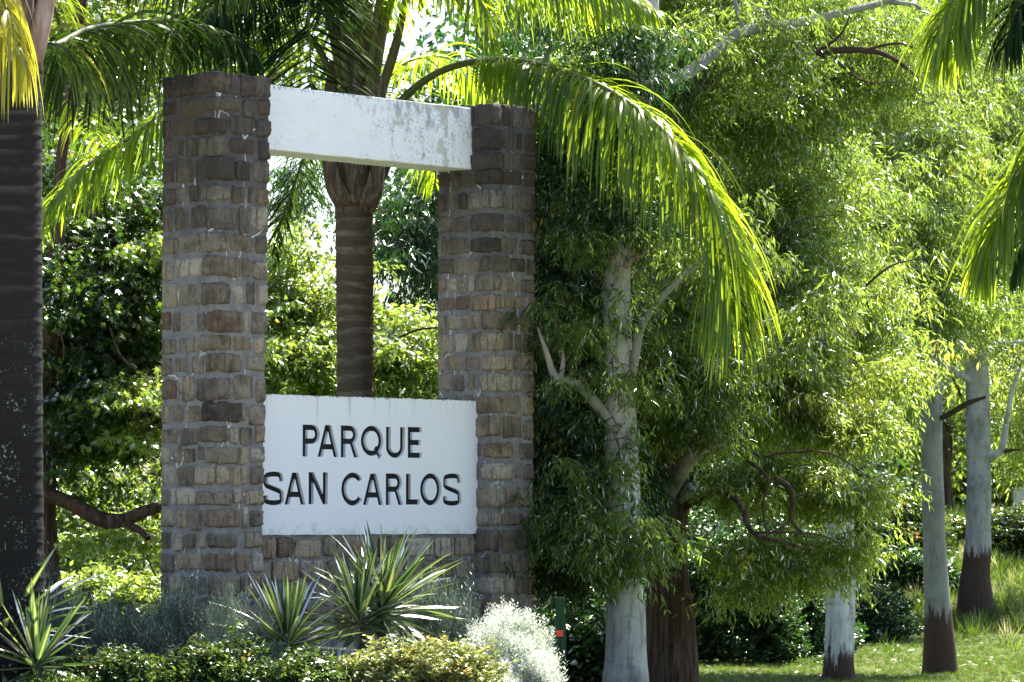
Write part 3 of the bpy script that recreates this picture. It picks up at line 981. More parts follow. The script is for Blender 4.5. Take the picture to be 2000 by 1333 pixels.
for j, (pts, r) in enumerate([
        (pp((1505, 78, 42.5), (1560, 92, 42.4), (1600, 100, 42.3), (1690, 98, 42.3), (1745, 115, 42.3), (1790, 150, 42.2)), [.055, .05, .042, .035, .028, .018]),
        (pp((1580, 98, 42.3), (1640, 125, 42.2), (1675, 150, 42.1)), [.022, .014, .008]),
        (pp((1470, 110, 42.3), (1500, 140, 42.2), (1525, 160, 42.2)), [.02, .016, .01])]):
    tube('dead_limb', pts, r, M['bark_dark'], b1, t1, 8, 6, .1, 40 + j)
for j, (pts, r) in enumerate([
        (pp((1600, 100, 42.0), (1640, 70, 41.9), (1660, 30, 41.9)), [.02, .014, .008]),
        (pp((1690, 98, 42.0), (1750, 85, 41.9), (1790, 95, 41.8)), [.02, .014, .008]),
        (pp((1525, 165, 42.0), (1560, 190, 41.9), (1600, 180, 41.8)), [.012, .009, .005]),
        (pp((1640, 125, 42.0), (1690, 160, 41.9), (1750, 160, 41.8)), [.014, .01, .005]),
        (pp((1500, 470, 41.0), (1560, 430, 41.0), (1640, 420, 41.0)), [.014, .010, .005]),
        (pp((1690, 560, 41.4), (1740, 520, 41.4), (1800, 505, 41.5)), [.016, .012, .006])]):
    tube('twig', pts, r, M['bark_dark'], b1, t1, 6, 5, .12, 140 + j)
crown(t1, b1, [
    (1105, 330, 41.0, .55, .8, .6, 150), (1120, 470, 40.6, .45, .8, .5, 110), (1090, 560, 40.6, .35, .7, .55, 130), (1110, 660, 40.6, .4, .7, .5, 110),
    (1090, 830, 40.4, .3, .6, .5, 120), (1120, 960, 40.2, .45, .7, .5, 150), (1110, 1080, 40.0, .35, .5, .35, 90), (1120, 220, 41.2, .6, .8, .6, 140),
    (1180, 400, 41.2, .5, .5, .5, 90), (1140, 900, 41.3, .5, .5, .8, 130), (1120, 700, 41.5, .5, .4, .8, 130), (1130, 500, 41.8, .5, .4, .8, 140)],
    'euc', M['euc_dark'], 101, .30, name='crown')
crown(t1, b1, [
    (1170, 1050, 39.0, .38, .35, .24, 50), (1165, 980, 39.0, .26, .3, .25, 26), (1225, 1020, 39.0, .2, .3, .10, 8), (1205, 925, 39.2, .3, .2, .08, 6), (1240, 600, 39.2, .1, .15, .2, 3), (1215, 740, 39.3, .1, .1, .12, 5),
    (1355, 700, 40.4, .45, .7, .5, 75), (1350, 800, 40.5, .45, .7, .3, 66), (1385, 600, 40.8, .4, .7, .5, 60), (1145, 450, 39.3, .2, .3, .2, 14), (1180, 700, 39.3, .12, .1, .1, 3), (1085, 625, 39.0, .12, .2, .15, 8), (1120, 740, 39.1, .12, .15, .08, 4), (1105, 610, 39.3, .15, .25, .25, 12), (1105, 660, 39.4, .12, .2, .15, 6), (1395, 450, 39.3, .3, .25, .3, 20), (1290, 470, 39.1, .15, .15, .15, 5), (1215, 320, 39.2, .2, .2, .2, 9), (1215, 860, 39.25, .15, .1, .1, 5)],
    'euc', M['euc'], 102, .22, name='lower_foliage')
crown(t1, b1, [
    (1350, 100, 42.5, 1.1, 1.2, .6, 190), (1250, 190, 43.5, .9, 1.0, .8, 140), (1480, 220, 44.0, 1.0, 1.2, .6, 170), (1600, 110, 44.5, 1.2, 1.2, .6, 230), (1700, 60, 44.5, .9, 1.2, .6, 130), (1420, -60, 43, 1.4, 1.2, .6, 200)],
    'euc', M['euc'], 103, .34, name='upper_foliage')

tube('limb', [Vector(at(1270, 40, 40.6)), Vector((1.5, 41, 9.5)), Vector((1.2, 41.2, 12)), Vector((-.5, 41, 14))], [.09, .085, .07, .04], M['bark_white'], b1, t1, 10, 6, .05, 55)
gh = np.random.default_rng(444)
hc = []
for cx, cy, cz, rx_, ry_, rz_, n_ in ((2.3, 41.2, 13.0, .8, .9, .7, 120), (.9, 40.9, 13.2, 1.0, 1.0, .8, 150), (-.6, 40.6, 13.4, 1.0, 1.0, .8, 150), (-2.0, 41, 13.5, 1.0, 1.2, .7, 120), (1.5, 43, 15, 1.6, 1.4, .9, 170), (6.0, 45.5, 14, 1.6, 1.3, 1.0, 60)):
    hc.append(np.array([cx, cy, cz]) + norm(gh.normal(size=(n_, 3))) * (gh.uniform(.1, 1, (n_, 1)) ** .5) * np.array([rx_, ry_, rz_]) + gh.normal(size=(n_, 3)) * .2)
V, Fc, r_ = scatter_sprays('euc', np.concatenate(hc), gh)
link('high_crown', npmesh('high_crown', V - np.array(b1), Fc, rnd=r_), M['euc'], t1)
crown(t1, b1, [(1225, 260, 39.6, .3, .25, .6, 42), (1215, 400, 39.2, .3, .2, .25, 22), (1250, 120, 40, .35, .3, .4, 36)], 'euc', M['euc_dark'], 109, .16, name='screening_foliage')

# --- brown fibrous gum ----------------------------------------------------
b2 = gz(1308, 42.0)
t2 = empty('eucalyptus_tree', b2)
tag(t2, 'shaggy dark brown trunk close behind the near white gum, limbs rising to the right', 'tree')
tube('trunk', [b2 + Vector((0, 0, -.2)), b2 + Vector((0, 0, .05))] + pp((1312, 1250, 42), (1305, 1150, 42), (1302, 1050, 42), (1306, 960, 42), (1300, 880, 42), (1285, 800, 42), (1290, 700, 42.2)),
     [.38, .32, .27, .235, .215, .21, .18, .13, .10], M['bark_brown'], b2, t2, 28, 8, .06, 3, flute=.10)
for j, (pts, r, m) in enumerate([
        (pp((1285, 1010, 41.8), (1310, 960, 41.6), (1345, 900, 40.8), (1375, 850, 40.55), (1400, 805, 40.55), (1440, 760, 40.5), (1490, 715, 40.5), (1545, 685, 40.5)), [.085, .08, .075, .066, .055, .038, .024, .008], 'bark_limb'),
        (pp((1345, 905, 40.8), (1380, 880, 40.5), (1420, 865, 40.4)), [.04, .03, .02], 'bark_limb'),
        (pp((1395, 815, 40.55), (1440, 740, 40.5), (1450, 690, 40.5), (1475, 640, 40.55), (1530, 620, 40.8), (1570, 590, 41.5), (1640, 555, 41.6)), [.045, .04, .036, .03, .024, .017, .005], 'bark_limb'),
        (pp((1290, 950, 41.9), (1270, 900, 41.8), (1262, 860, 41.8)), [.06, .045, .03], 'bark_brown'),
        (pp((1330, 985, 41.9), (1345, 950, 41.6), (1352, 960, 41.5)), [.05, .04, .03], 'bark_limb'),
        (pp((1320, 1000, 41.9), (1400, 960, 41.5), (1445, 985, 40.8), (1470, 1040, 40.55), (1530, 1060, 40.5), (1590, 1075, 40.5)), [.05, .035, .03, .028, .018, .01], 'bark_brown')]):
    tube('limb', pts, r, M[m], b2, t2, 10, 6, .08, 60 + j)
for j, (pts, r) in enumerate([
        (pp((1515, 935, 40.55), (1540, 950, 40.55), (1550, 980, 40.5), (1545, 1015, 40.5), (1570, 1045, 40.5), (1580, 1070, 40.5)), [.022, .03, .026, .022, .014, .008]),
        (pp((1552, 972, 40.5), (1580, 962, 40.5), (1600, 963, 40.5)), [.016, .012, .006]),
        (pp((1460, 900, 40.8), (1500, 935, 40.55), (1490, 990, 40.5), (1500, 1060, 40.5)), [.02, .016, .012, .006]),
        (pp((1400, 830, 40.8), (1480, 890, 40.8), (1530, 885, 40.8), (1620, 885, 40.8), (1700, 935, 41.5)), [.02, .018, .015, .012, .006]),
        (pp((1545, 1015, 40.5), (1510, 1040, 40.4), (1480, 1055, 40.4)), [.014, .01, .006]),
        (pp((1470, 1040, 40.55), (1600, 1045, 40.55), (1660, 1075, 40.55)), [.014, .01, .005])]):
    tube('twig', pts, r, M['bark_dark'], b2, t2, 7, 5, .12, 80 + j)
crown(t2, b2, [
    (1420, 640, 43.5, .7, .9, .7, 150), (1540, 560, 44.5, .8, .9, .8, 190), (1450, 430, 45, .9, .9, .7, 210), (1580, 400, 46.5, .9, 1.0, .8, 210),
    (1640, 660, 45, .6, .9, .6, 120), (1370, 760, 43.6, .6, .7, .4, 90), (1500, 790, 43.4, .7, .8, .4, 130), (1340, 500, 43.5, .5, .7, .7, 110), (1400, 300, 46, 1.0, .8, .6, 170)],
    'euc', M['euc'], 104, .32)
crown(t2, b2, [(1560, 610, 40.6, .2, .2, .12, 9), (1640, 560, 41.0, .2, .2, .15, 10), (1550, 690, 40.4, .2, .2, .12, 9), (1450, 730, 40.5, .1, .1, .08, 3)], 'euc', M['euc'], 1042, .14, name='limb_foliage')
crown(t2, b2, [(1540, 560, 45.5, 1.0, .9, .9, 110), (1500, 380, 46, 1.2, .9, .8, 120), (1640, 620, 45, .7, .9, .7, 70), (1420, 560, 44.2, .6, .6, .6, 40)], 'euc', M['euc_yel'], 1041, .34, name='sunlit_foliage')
crown(t2, b2, [
    (1560, 780, 42.2, .7, .6, .4, 95), (1640, 830, 42.0, .5, .5, .35, 60), (1490, 930, 41.9, .5, .5, .28, 46), (1600, 960, 41.7, .7, .5, .2, 56), (1660, 1065, 41.7, .42, .35, .12, 26),
    (1500, 1090, 41.5, .45, .35, .15, 34), (1590, 1110, 41.5, .45, .3, .1, 18), (1470, 1150, 41.4, .2, .25, .15, 12), (1455, 1060, 41.4, .2, .3, .3, 24), (1450, 960, 41.6, .28, .35, .26, 26), (1530, 680, 42.8, .7, .6, .3, 80), (1720, 700, 42.8, .35, .5, .4, 32)],
    'euc', M['euc_yel'], 105, .16, name='hanging_foliage')

# --- slim white gum on the lawn -------------------------------------------
def lawn_gum(px, Y, label, ctrl, rad, mat, seed):
    b = gz(px, Y)
    t = empty('eucalyptus_tree', b)
    tag(t, label, 'tree')
    tube('trunk', [b + Vector((0, 0, -.2)), b + Vector((0, 0, .06))] + pp(*[(x, y, Y) for x, y in ctrl]), rad, mat, b, t, 22, 8, .04, seed)
    return b, t

b3, t3 = lawn_gum(1636, 56.6, 'slim bright white gum with a small dark foot, left of the grey trunk pair',
                  [(1636, 1200), (1634, 1080), (1634, 950), (1636, 850), (1650, 700), (1690, 560), (1720, 400)], [.30, .25, .18, .172, .16, .15, .14, .12, .09], M['bark_sock1'], 5)
tube('limb', pp((1655, 1290, 56.9), (1659, 1150, 56.95), (1656, 1000, 56.95), (1655, 860, 57), (1680, 740, 57)), [.10, .09, .085, .08, .06], M['bark_sock1'], b3, t3, 14, 6, .04, 6)
crown(t3, b3, [(1560, 450, 59.5, 1.3, 1.5, 1.2, 190), (1700, 350, 60, 1.4, 1.5, 1.3, 200), (1640, 600, 59.5, 1.2, 1.5, .8, 130), (1780, 480, 60, 1.0, 1.4, .9, 110), (1760, 620, 60.5, .8, 1.2, .5, 60), (1640, 200, 60, 1.5, 1.3, .9, 140)],
      'euc', M['euc_yel'], 106, .42, 1.1, 1.6)
b4, t4 = lawn_gum(1834, 59.0, 'tall straight grey gum with a knee high dark foot, nearer of a pair',
                  [(1832, 1200), (1826, 1080), (1820, 900), (1820, 750), (1818, 620), (1812, 450), (1800, 250)], [.34, .28, .215, .18, .165, .16, .15, .13, .10], M['bark_sock2'], 7)
for j, (q, r) in enumerate([
        ([(1752, 718), (1790, 690), (1815, 680), (1835, 640), (1842, 622)], [.06, .055, .05, .045, .04]),
        ([(1822, 683), (1880, 682), (1935, 672), (2010, 668)], [.04, .03, .028, .022]),
        ([(1795, 688), (1798, 640), (1800, 600)], [.03, .025, .02]),
        ([(1822, 800), (1800, 770), (1785, 720), (1770, 690)], [.05, .04, .03, .02])]):
    tube('limb', pp(*[(x, y, 58.9) for x, y in q]), r, M['bark_white'], b4, t4, 9, 6, .08, 90 + j)
tube('dead_limb', pp((1838, 818, 58.9), (1862, 805, 58.8), (1890, 788, 58.7), (1925, 776, 58.6)), [.04, .045, .04, .02], M['bark_dark'], b4, t4, 8, 5, .15, 95)
crown(t4, b4, [(1800, 350, 60, 1.3, 1.3, 1.0, 150), (1890, 450, 61, 1.1, 1.2, .9, 120), (1850, 200, 62, 1.4, 1.2, 1.0, 150), (1760, 560, 60, .8, 1.0, .6, 80), (1950, 300, 62, .9, 1.2, 1.0, 100), (1740, 770, 60, .35, .6, .3, 24)],
      'euc', M['euc'], 107, .42, 1.1, 1.6)
b5, t5 = lawn_gum(1905, 75.0, 'pale gum on the slope behind the grey one, broad dark brown foot',
                  [(1905, 1130), (1910, 1060), (1912, 950), (1910, 830), (1908, 700), (1905, 560), (1890, 380)], [.50, .42, .30, .255, .24, .24, .22, .19, .13], M['bark_sock3'], 9)
for j, (q, r, m) in enumerate([
        ([(1900, 745), (1870, 730), (1840, 715), (1800, 700)], [.08, .07, .06, .04], 'bark_white'),
        ([(1925, 895), (1955, 880), (1965, 830), (1978, 760), (1992, 720)], [.10, .07, .06, .045, .03], 'bark_white'),
        ([(1960, 882), (1975, 880), (1995, 878)], [.045, .035, .01], 'bark_dark'),
        ([(1880, 780), (1862, 740), (1850, 700), (1840, 640)], [.03, .025, .02, .015], 'bark_dark'),
        ([(1905, 670), (1930, 620), (1960, 560)], [.10, .08, .05], 'bark_white')]):
    tube('limb', pp(*[(x, y, 74.9) for x, y in q]), r, M[m], b5, t5, 9, 6, .08, 100 + j)
crown(t5, b5, [(1980, 500, 77, 1.2, 1.5, 1.1, 100), (1900, 330, 78, 1.6, 1.5, 1.2, 140), (2010, 800, 77, .8, 1.4, 1.4, 90), (1700, 300, 80, 1.8, 1.5, 1.6, 150)],
      'euc', M['euc_yel'], 108, .55, 1.4, 2.0)

for t_, b_, lst in ((t4, b4, ((5.2, 62, 9.5, 2.0, 1.6, 1.0, 190), (8.0, 64, 10.5, 1.7, 1.5, 1.0, 120), (3.6, 60, 10.5, 1.6, 1.6, 1.0, 130), (6.6, 60, 12, 1.8, 1.6, 1.0, 120))), (t5, b5, ((6.5, 82, 10, 2.0, 1.8, 1.2, 160), (9.5, 84, 11.5, 2.2, 1.8, 1.3, 170), (13, 80, 11, 1.8, 1.8, 1.2, 120), (15, 90, 11, 2.4, 1.8, 1.2, 120), (11, 92, 12, 2.2, 1.8, 1.2, 120)))):
    hc = [np.array([cx, cy, cz]) + norm(gh.normal(size=(n_, 3))) * (gh.uniform(.1, 1, (n_, 1)) ** .5) * np.array([rx_, ry_, rz_]) + gh.normal(size=(n_, 3)) * .3 for cx, cy, cz, rx_, ry_, rz_, n_ in lst]
    V, Fc, r_ = scatter_sprays('euc', np.concatenate(hc), gh, smin=1.3, smax=2.0)
    link('high_crown', npmesh('high_crown', V - np.array(b_), Fc, rnd=r_), M['euc'], t_)

crown(t4, b4, [(1812, 560, 57.8, .6, .4, .35, 40), (1805, 430, 57.8, .7, .4, .6, 70), (1800, 290, 57.8, .7, .4, .6, 60), (1905, 580, 58, .5, .4, .4, 26)], 'euc', M['euc'], 1071, .3, 1.0, 1.4, name='screening_foliage')
crown(t3, b3, [(1680, 560, 55.5, .6, .4, .5, 60), (1715, 430, 56, .7, .4, .6, 60), (1645, 850, 55.5, .3, .3, .4, 30), (1640, 740, 55.5, .5, .4, .5, 50)], 'euc', M['euc'], 1072, .3, 1.0, 1.4, name='screening_foliage')
crown(t5, b5, [(1900, 480, 73.5, .9, .5, .9, 60), (1960, 600, 73.5, .6, .5, .5, 30)], 'euc', M['euc'], 1073, .4, 1.2, 1.8, name='screening_foliage')

# --- broadleaf trees on the left --------------------------------------------
b6 = gz(104, 42.0)
t6 = empty('broadleaf_tree', b6)
tag(t6, 'dark leafy tree between left palm and stone pillar, crooked low branch', 'tree')
tube('trunk', [b6 + Vector((0, 0, -.2)), b6 + Vector((0, 0, .1))] + pp((100, 1190, 42), (92, 1080, 42), (86, 980, 42), (90, 850, 42), (105, 600, 42), (120, 300, 42)),
     [.16, .15, .14, .13, .13, .12, .10, .06], M['bark_brown'], b6, t6, 16, 8, .06, 12, flute=.08)
for j, (pts, r) in enumerate([
        (pp((92, 965, 41.9), (140, 985, 41.7), (190, 1012, 41.5), (235, 1018, 41.4), (280, 1000, 41.4), (330, 985, 41.5), (400, 960, 41.8)), [.09, .085, .085, .08, .065, .06, .04]),
        (pp((235, 1018, 41.4), (270, 1035, 41.3), (290, 1052, 41.2)), [.05, .04, .03]),
        (pp((100, 900, 42), (130, 750, 42), (180, 620, 42), (240, 500, 42.2)), [.06, .05, .03, .015]),
        (pp((300, 745, 41), (240, 700, 41.2), (215, 640, 41.4)), [.006, .01, .012]),
        (pp((110, 740, 41), (125, 690, 41), (115, 640, 41)), [.006, .009, .01])]):
    tube('limb', pts, r, M['bark_brown'], b6, t6, 10, 6, .12, 120 + j)
crown(t6, b6, [
    (150, 560, 42.5, .6, .9, .8, 130), (240, 650, 42.6, .6, .9, .8, 130), (160, 760, 42.5, .55, .9, .75, 140), (260, 790, 42.4, .5, .8, .6, 90), (130, 890, 42.4, .3, .5, .2, 24),
    (260, 470, 43.0, .6, .9, .6, 70), (350, 700, 43.2, .6, .8, 1.0, 90), (200, 350, 43.5, .9, .9, .7, 60), (60, 700, 43, .5, .8, 1.0, 90)],
    'broad', M['broad'], 110, .30)
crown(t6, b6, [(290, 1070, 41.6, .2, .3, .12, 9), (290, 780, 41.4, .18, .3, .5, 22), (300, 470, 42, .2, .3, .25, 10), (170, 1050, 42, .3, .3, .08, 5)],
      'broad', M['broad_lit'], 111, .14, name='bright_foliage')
gh = np.random.default_rng(445)
hc = [np.array([cx, cy, cz]) + norm(gh.normal(size=(n_, 3))) * (gh.uniform(.1, 1, (n_, 1)) ** .5) * np.array([rx_, ry_, rz_]) for cx, cy, cz, rx_, ry_, rz_, n_ in ((-3.4, 41, 11.3, 1.1, 1.1, .7, 110), (-4.8, 42, 11, 1.2, 1.2, .8, 110), (-2.0, 42, 11.6, .9, 1.0, .6, 80), (-4.2, 39, 10.6, 1.0, 1.0, .6, 80))]
V, Fc, r_ = scatter_sprays('broad', np.concatenate(hc), gh)
link('high_crown', npmesh('high_crown', V - np.array(b6), Fc, rnd=r_), M['broad'], t6)  # crown above the frame, added to shade the left palm fronds
tube('limb', [Vector(at(120, 310, 42)), Vector((-4.6, 41.8, 8)), Vector((-4.0, 41.5, 10)), Vector((-3.4, 41, 11.5))], [.06, .055, .05, .03], M['bark_brown'], b6, t6, 10, 6, .05, 56)
b7 = gz(660, 50.0)
t7 = empty('broadleaf_tree', b7)
tag(t7, 'sunlit pale green tree seen through the opening above the sign panel', 'tree')
tube('trunk', [b7 + Vector((0, 0, -.2)), b7] + pp((640, 1100, 50), (620, 800, 50), (600, 640, 50)), [.16, .15, .12, .08, .04], M['bark_brown'], b7, t7, 12, 6, .06, 13)
for j, (pts, r) in enumerate([
        (pp((640, 900, 50), (590, 720, 49.6), (540, 700, 49.4), (500, 690, 49.2)), [.05, .03, .02, .015]),
        (pp((640, 880, 50), (740, 700, 49.5), (800, 650, 49.4), (860, 640, 49.3)), [.04, .022, .018, .012]),
        (pp((560, 740, 49.5), (620, 720, 49.2), (700, 690, 49.1)), [.02, .015, .01])]):
    tube('limb', pts, r, M['bark_dark'], b7, t7, 8, 5, .1, 130 + j)
crown(t7, b7, [
    (560, 720, 50, .75, .7, .45, 92), (620, 640, 50.3, .5, .6, .5, 56), (560, 590, 50.4, .35, .6, .35, 22), (800, 720, 50, .6, .7, .35, 66), (790, 640, 50.3, .42, .6, .35, 40), (680, 760, 50, .9, .6, .25, 60), (600, 480, 50.6, .4, .6, .3, 18)],
    'oval', M['broad_lit'], 112, .24, .75, 1.1, dens=1.6)
b8 = gz(820, 54.0)
t8 = empty('eucalyptus_tree', b8)
tag(t8, 'dark drooping gum crown behind the far stone pillar, seen past the palm trunk', 'tree')
tube('trunk', [b8 + Vector((0, 0, -.2)), b8] + pp((880, 900, 54), (930, 600, 54), (960, 300, 54)), [.26, .24, .2, .18, .10], M['bark_white'], b8, t8, 14, 6, .05, 14)
tube('limb', pp((890, 560, 53.8), (800, 520, 53.4), (755, 492, 53.2), (730, 470, 53.1)), [.07, .05, .04, .03], M['bark_white'], b8, t8, 8, 6, .08, 15)
crown(t8, b8, [(800, 430, 54, .55, .8, .55, 62), (820, 520, 53.6, .45, .7, .4, 46), (840, 360, 54.5, .6, .8, .5, 40), (560, 400, 55, .5, .6, .7, 26), (1000, 300, 55, .7, .8, 1.2, 90), (1060, 80, 55, 1.0, .9, .9, 70), (980, 620, 55, .8, .9, 1.2, 120), (1090, 600, 56, .9, .9, 1.6, 220), (1090, 980, 56, .9, .9, 1.4, 160)],
      'euc', M['euc_dark'], 113, .32, 1.1, 1.5)

# --- tall trees further back ------------------------------------------------
FG = 'trees standing beyond the lawn'
def far_tree(px, Y, blobs, label, seed, mat='far', trunk_r=.25, kind='far', clump=.9, smin=1.0, smax=1.7):
    b = gz(px, Y)
    t = empty('tree', b)
    tag(t, label, 'tree', FG)
    top = at(px + 20, blobs[0][1], Y)
    tube('trunk', [b + Vector((0, 0, -.3)), b + Vector((0, 0, .5)), b.lerp(top, .4) + Vector((.3, 0, 0)), top], [trunk_r * 1.3, trunk_r, trunk_r * .8, trunk_r * .4], M['bark_brown'], b, t, 10, 6, .08, seed)
    crown(t, b, [(x, y, Y + dy, rx, rx * .8, rz, n) for x, y, dy, rx, rz, n in blobs], kind, M[mat], seed, clump, smin, smax)
far_tree(160, 84, [(140, 260, 0, 2.2, 2.2, 110), (260, 60, 0, 2.4, 1.6, 100), (60, 60, 0, 2.2, 1.8, 90), (200, 480, 0, 1.8, 1.6, 60)], 'airy tree behind the hanging fronds, left of the stone pillar', 201, 'far')
far_tree(420, 90, [(420, 60, 0, 2.4, 1.6, 90), (560, 160, 0, 1.8, 1.4, 30)], 'thin crowned tree rising above the near stone pillar', 202, 'far')
far_tree(210, 70, [(240, 960, 2, 1.6, .5, 130), (200, 1090, 0, 1.4, .5, 120), (290, 1150, 0, .8, .4, 60), (140, 1150, 0, .8, .45, 60), (240, 1060, 1, 1.2, .5, 60)], 'low bright leafy shrub glimpsed between the left palm and the stone pillar', 203, 'far', .06, 'oval', .35, 1.0, 1.6)
far_tree(700, 80, [(600, 740, 0, 1.8, .9, 70), (760, 720, 0, 1.6, .9, 60), (660, 900, 0, 3, 1.2, 120)], 'green tree mass low behind the palm trunk in the opening', 204, 'far')
far_tree(1330, 78, [(1300, 500, 0, 2.4, 2.2, 150), (1200, 800, 0, 2.2, 2.2, 150), (1420, 800, 0, 2.2, 2.0, 130), (1150, 250, 0, 2.4, 2.0, 120), (1350, 200, 0, 2.6, 2.0, 140)], 'dense dark tree behind the two nearest gum trunks', 205, 'euc_dark')
far_tree(1500, 72, [(1450, 1130, 0, 1.6, .9, 130), (1560, 1180, 0, 1.1, .7, 90), (1380, 1200, 0, 1.2, .8, 90), (1330, 1000, 0, 1.6, 1.2, 110), (1230, 1180, 0, 1.6, 1.1, 110)], 'dark bushy tree low in the shade left of the slim white gum', 206, 'euc_dark', .1, 'oval', .45, 1.2, 1.9)
far_tree(1650, 100, [(1600, 560, 0, 3.0, 2.6, 170), (1720, 250, 0, 3.2, 2.6, 170), (1500, 250, 0, 3.0, 2.6, 150), (1700, 780, 0, 2.6, 1.6, 90), (1600, 20, 0, 3, 2, 90)], 'tall bright tree behind the slim white gum', 207, 'far')
far_tree(1800, 108, [(1760, 880, 0, 2.6, 1.2, 110), (1900, 900, 0, 2.6, 1.3, 110), (1980, 960, 0, 1.6, .8, 70), (1660, 900, 0, 2.0, 1.0, 70)], 'yellow green low tree on the crest between the right hand trunks', 208, 'euc_yel')
far_tree(1990, 112, [(1990, 700, 0, 2.4, 2.4, 90), (1900, 540, 0, 2.6, 2.2, 90), (2030, 400, 0, 2.6, 2.6, 110), (1930, 150, 0, 3.2, 2.4, 130)], 'tall tree at the right edge behind the pale gum', 209, 'far')
far_tree(1000, 95, [(1000, 500, 0, 3, 3, 110), (1000, 900, 0, 3, 2.5, 120), (1050, 100, 0, 3, 1.5, 60)], 'tree hidden mostly behind the far stone pillar', 210, 'euc_dark')
far_tree(-40, 95, [(-40, 600, 0, 3.5, 5, 200), (-40, 200, 0, 3, 4, 100)], 'tree at the left edge behind the big palm trunk', 211, 'far')
b9 = gz(1850, 96)
t9 = empty('eucalyptus_tree', b9)
tag(t9, 'small distant trunk with flared dark base between the grey and the pale gum', 'tree')
tube('trunk', [b9 + Vector((0, 0, -.2)), b9 + Vector((0, 0, .05))] + pp((1850, 985, 96), (1845, 930, 96), (1848, 860, 96), (1835, 780, 96)), [.42, .33, .2, .17, .16, .12], M['bark_brown'], b9, t9, 12, 6, .06, 16)
crown(t9, b9, [(1845, 800, 96, 1.0, 1.0, .8, 40)], 'far', M['euc'], 212, .4)

# stump and white block on the slope
b = gz(1755, 74)
bz = at(1755, 1185, 74)
st = link('tree_stump', None or npmesh('tmp', np.zeros((3, 3)), np.array([[0, 1, 2]])), M['stump'], None, (bz.x, 74.5, float(height(bz.x, 74.5))))
bm = bmesh.new()
bmesh.ops.create_cone(bm, cap_ends=True, segments=14, radius1=.17, radius2=.145, depth=.42)
for v in bm.verts: v.co += noise.noise_vector(v.co * 7) * .02; v.co.z += .14
me = bpy.data.meshes.new('tree_stump'); bm.to_mesh(me); bm.free(); me.materials.append(M['stump']); st.data = me
tag(st, 'small dark cut stump on the grassy slope left of the grey gum', 'stump')
wp = at(1996, 1030, 92)
blk = empty('white_block', (wp.x, 92, float(height(wp.x, 92))))
tag(blk, 'whitewashed square post at the right edge on top of the slope', 'post')
bm = bmesh.new(); bmesh.ops.create_cube(bm, size=1)
for v in bm.verts: v.co = Vector((v.co.x * .36, v.co.y * .36, (v.co.z + .5) * .85))
bmesh.ops.bevel(bm, geom=bm.edges[:], offset=.03, segments=2, affect='EDGES')
me = bpy.data.meshes.new('post_body'); bm.to_mesh(me); bm.free(); link('post_body', me, M['concrete_white'], blk)

# ------------------------------------------------------------------ grass
g = np.random.default_rng(31)
n = 5200
gx = g.uniform(1.5, 17, n); gy = 66 + 34 * g.random(n)
keep = (gx / gy > .06) & (gx / gy < .145) & (g.random(n) < sm(68, 78, gy) + .04)
gx, gy = gx[keep], gy[keep]
c = np.stack([gx, gy, height(gx, gy)], 1)
V, Fc, r = scatter_sprays('tuft', c, g, 5, .7, 1.5)
tag(link('bank_grass', npmesh('bank_grass', V, Fc, rnd=r), M['grass']), 'long tangled grass on the slope at the right', 'grass', kind='stuff')
sel = g.random(len(c)) < .10
V, Fc, r = scatter_sprays('tuft', c[sel] + np.array([0, 0, .12]), g, 5, .8, 1.4)
tag(link('seeding_grass', npmesh('seeding_grass', V, Fc, rnd=r), M['drygrass']), 'pale seeding grass heads on the crest of the slope', 'grass', kind='stuff')
n = 9000
gx = g.uniform(1.2, 10, n); gy = g.uniform(46, 76, n)
keep = (gx / gy > .01) & (gx / gy < .145)
gx, gy = gx[keep], gy[keep]
c = np.stack([gx, gy, height(gx, gy)], 1)
V, Fc, r = scatter_sprays('tuft', c, g, 5, .16, .3)
tag(link('lawn_grass', npmesh('lawn_grass', V, Fc, rnd=r), M['grass']), 'short mown grass under the gum trees', 'grass', kind='stuff')

n = 2600
gx = g.uniform(1.2, 10, n); gy = g.uniform(50, 80, n)
keep = (gx / gy > .03) & (gx / gy < .145)
gx, gy = gx[keep], gy[keep]
P0 = np.stack([gx, gy, height(gx, gy) + .02], 1)
V, Fc, r = diamonds(P0, norm(np.stack([g.normal(size=len(gx)), g.normal(size=len(gx)), g.normal(size=len(gx)) * .2], 1)), g.uniform(.06, .14, len(gx)), g.uniform(.02, .04, len(gx)), g)
tag(link('leaf_litter', npmesh('leaf_litter', V, Fc, rnd=r), M['litter']), 'fallen dry gum leaves on the lawn', 'leaf litter', kind='stuff')

# ------------------------------------------------------------------ palms
def leaflet_strips(P0, D0, L, W, g, droop, seg=7, gap=True):
    """bent ribbons: returns V (n, (seg+1)*2, 3), tri template, rnd"""
    n = len(P0)
    p = P0.copy(); d = D0.copy()
    wref = norm(np.cross(D0, np.array([0, 0, 1.0]) + g.normal(size=(n, 3)) * .35))
    rows = []
    for s in range(seg + 1):
        t = s / seg
        w = W * (math.sin(math.pi * min(1, .12 + t * .9)) ** .55 if t < 1 else .02)
        wr = norm(wref - (wref * d).sum(1, keepdims=True) * d)
        rows.append(p - wr * w[:, None] / 2); rows.append(p + wr * w[:, None] / 2)
        d = norm(d + np.array([0, 0, -1.0]) * droop[:, None])
        p = p + d * (L / seg)[:, None]
    V = np.stack(rows, 1)
    q = [[2 * s, 2 * s + 1, 2 * s + 3, 2 * s + 2] for s in range(seg)]
    return V, np.array(q), np.clip(g.normal(.45, .22, n), 0, 1)


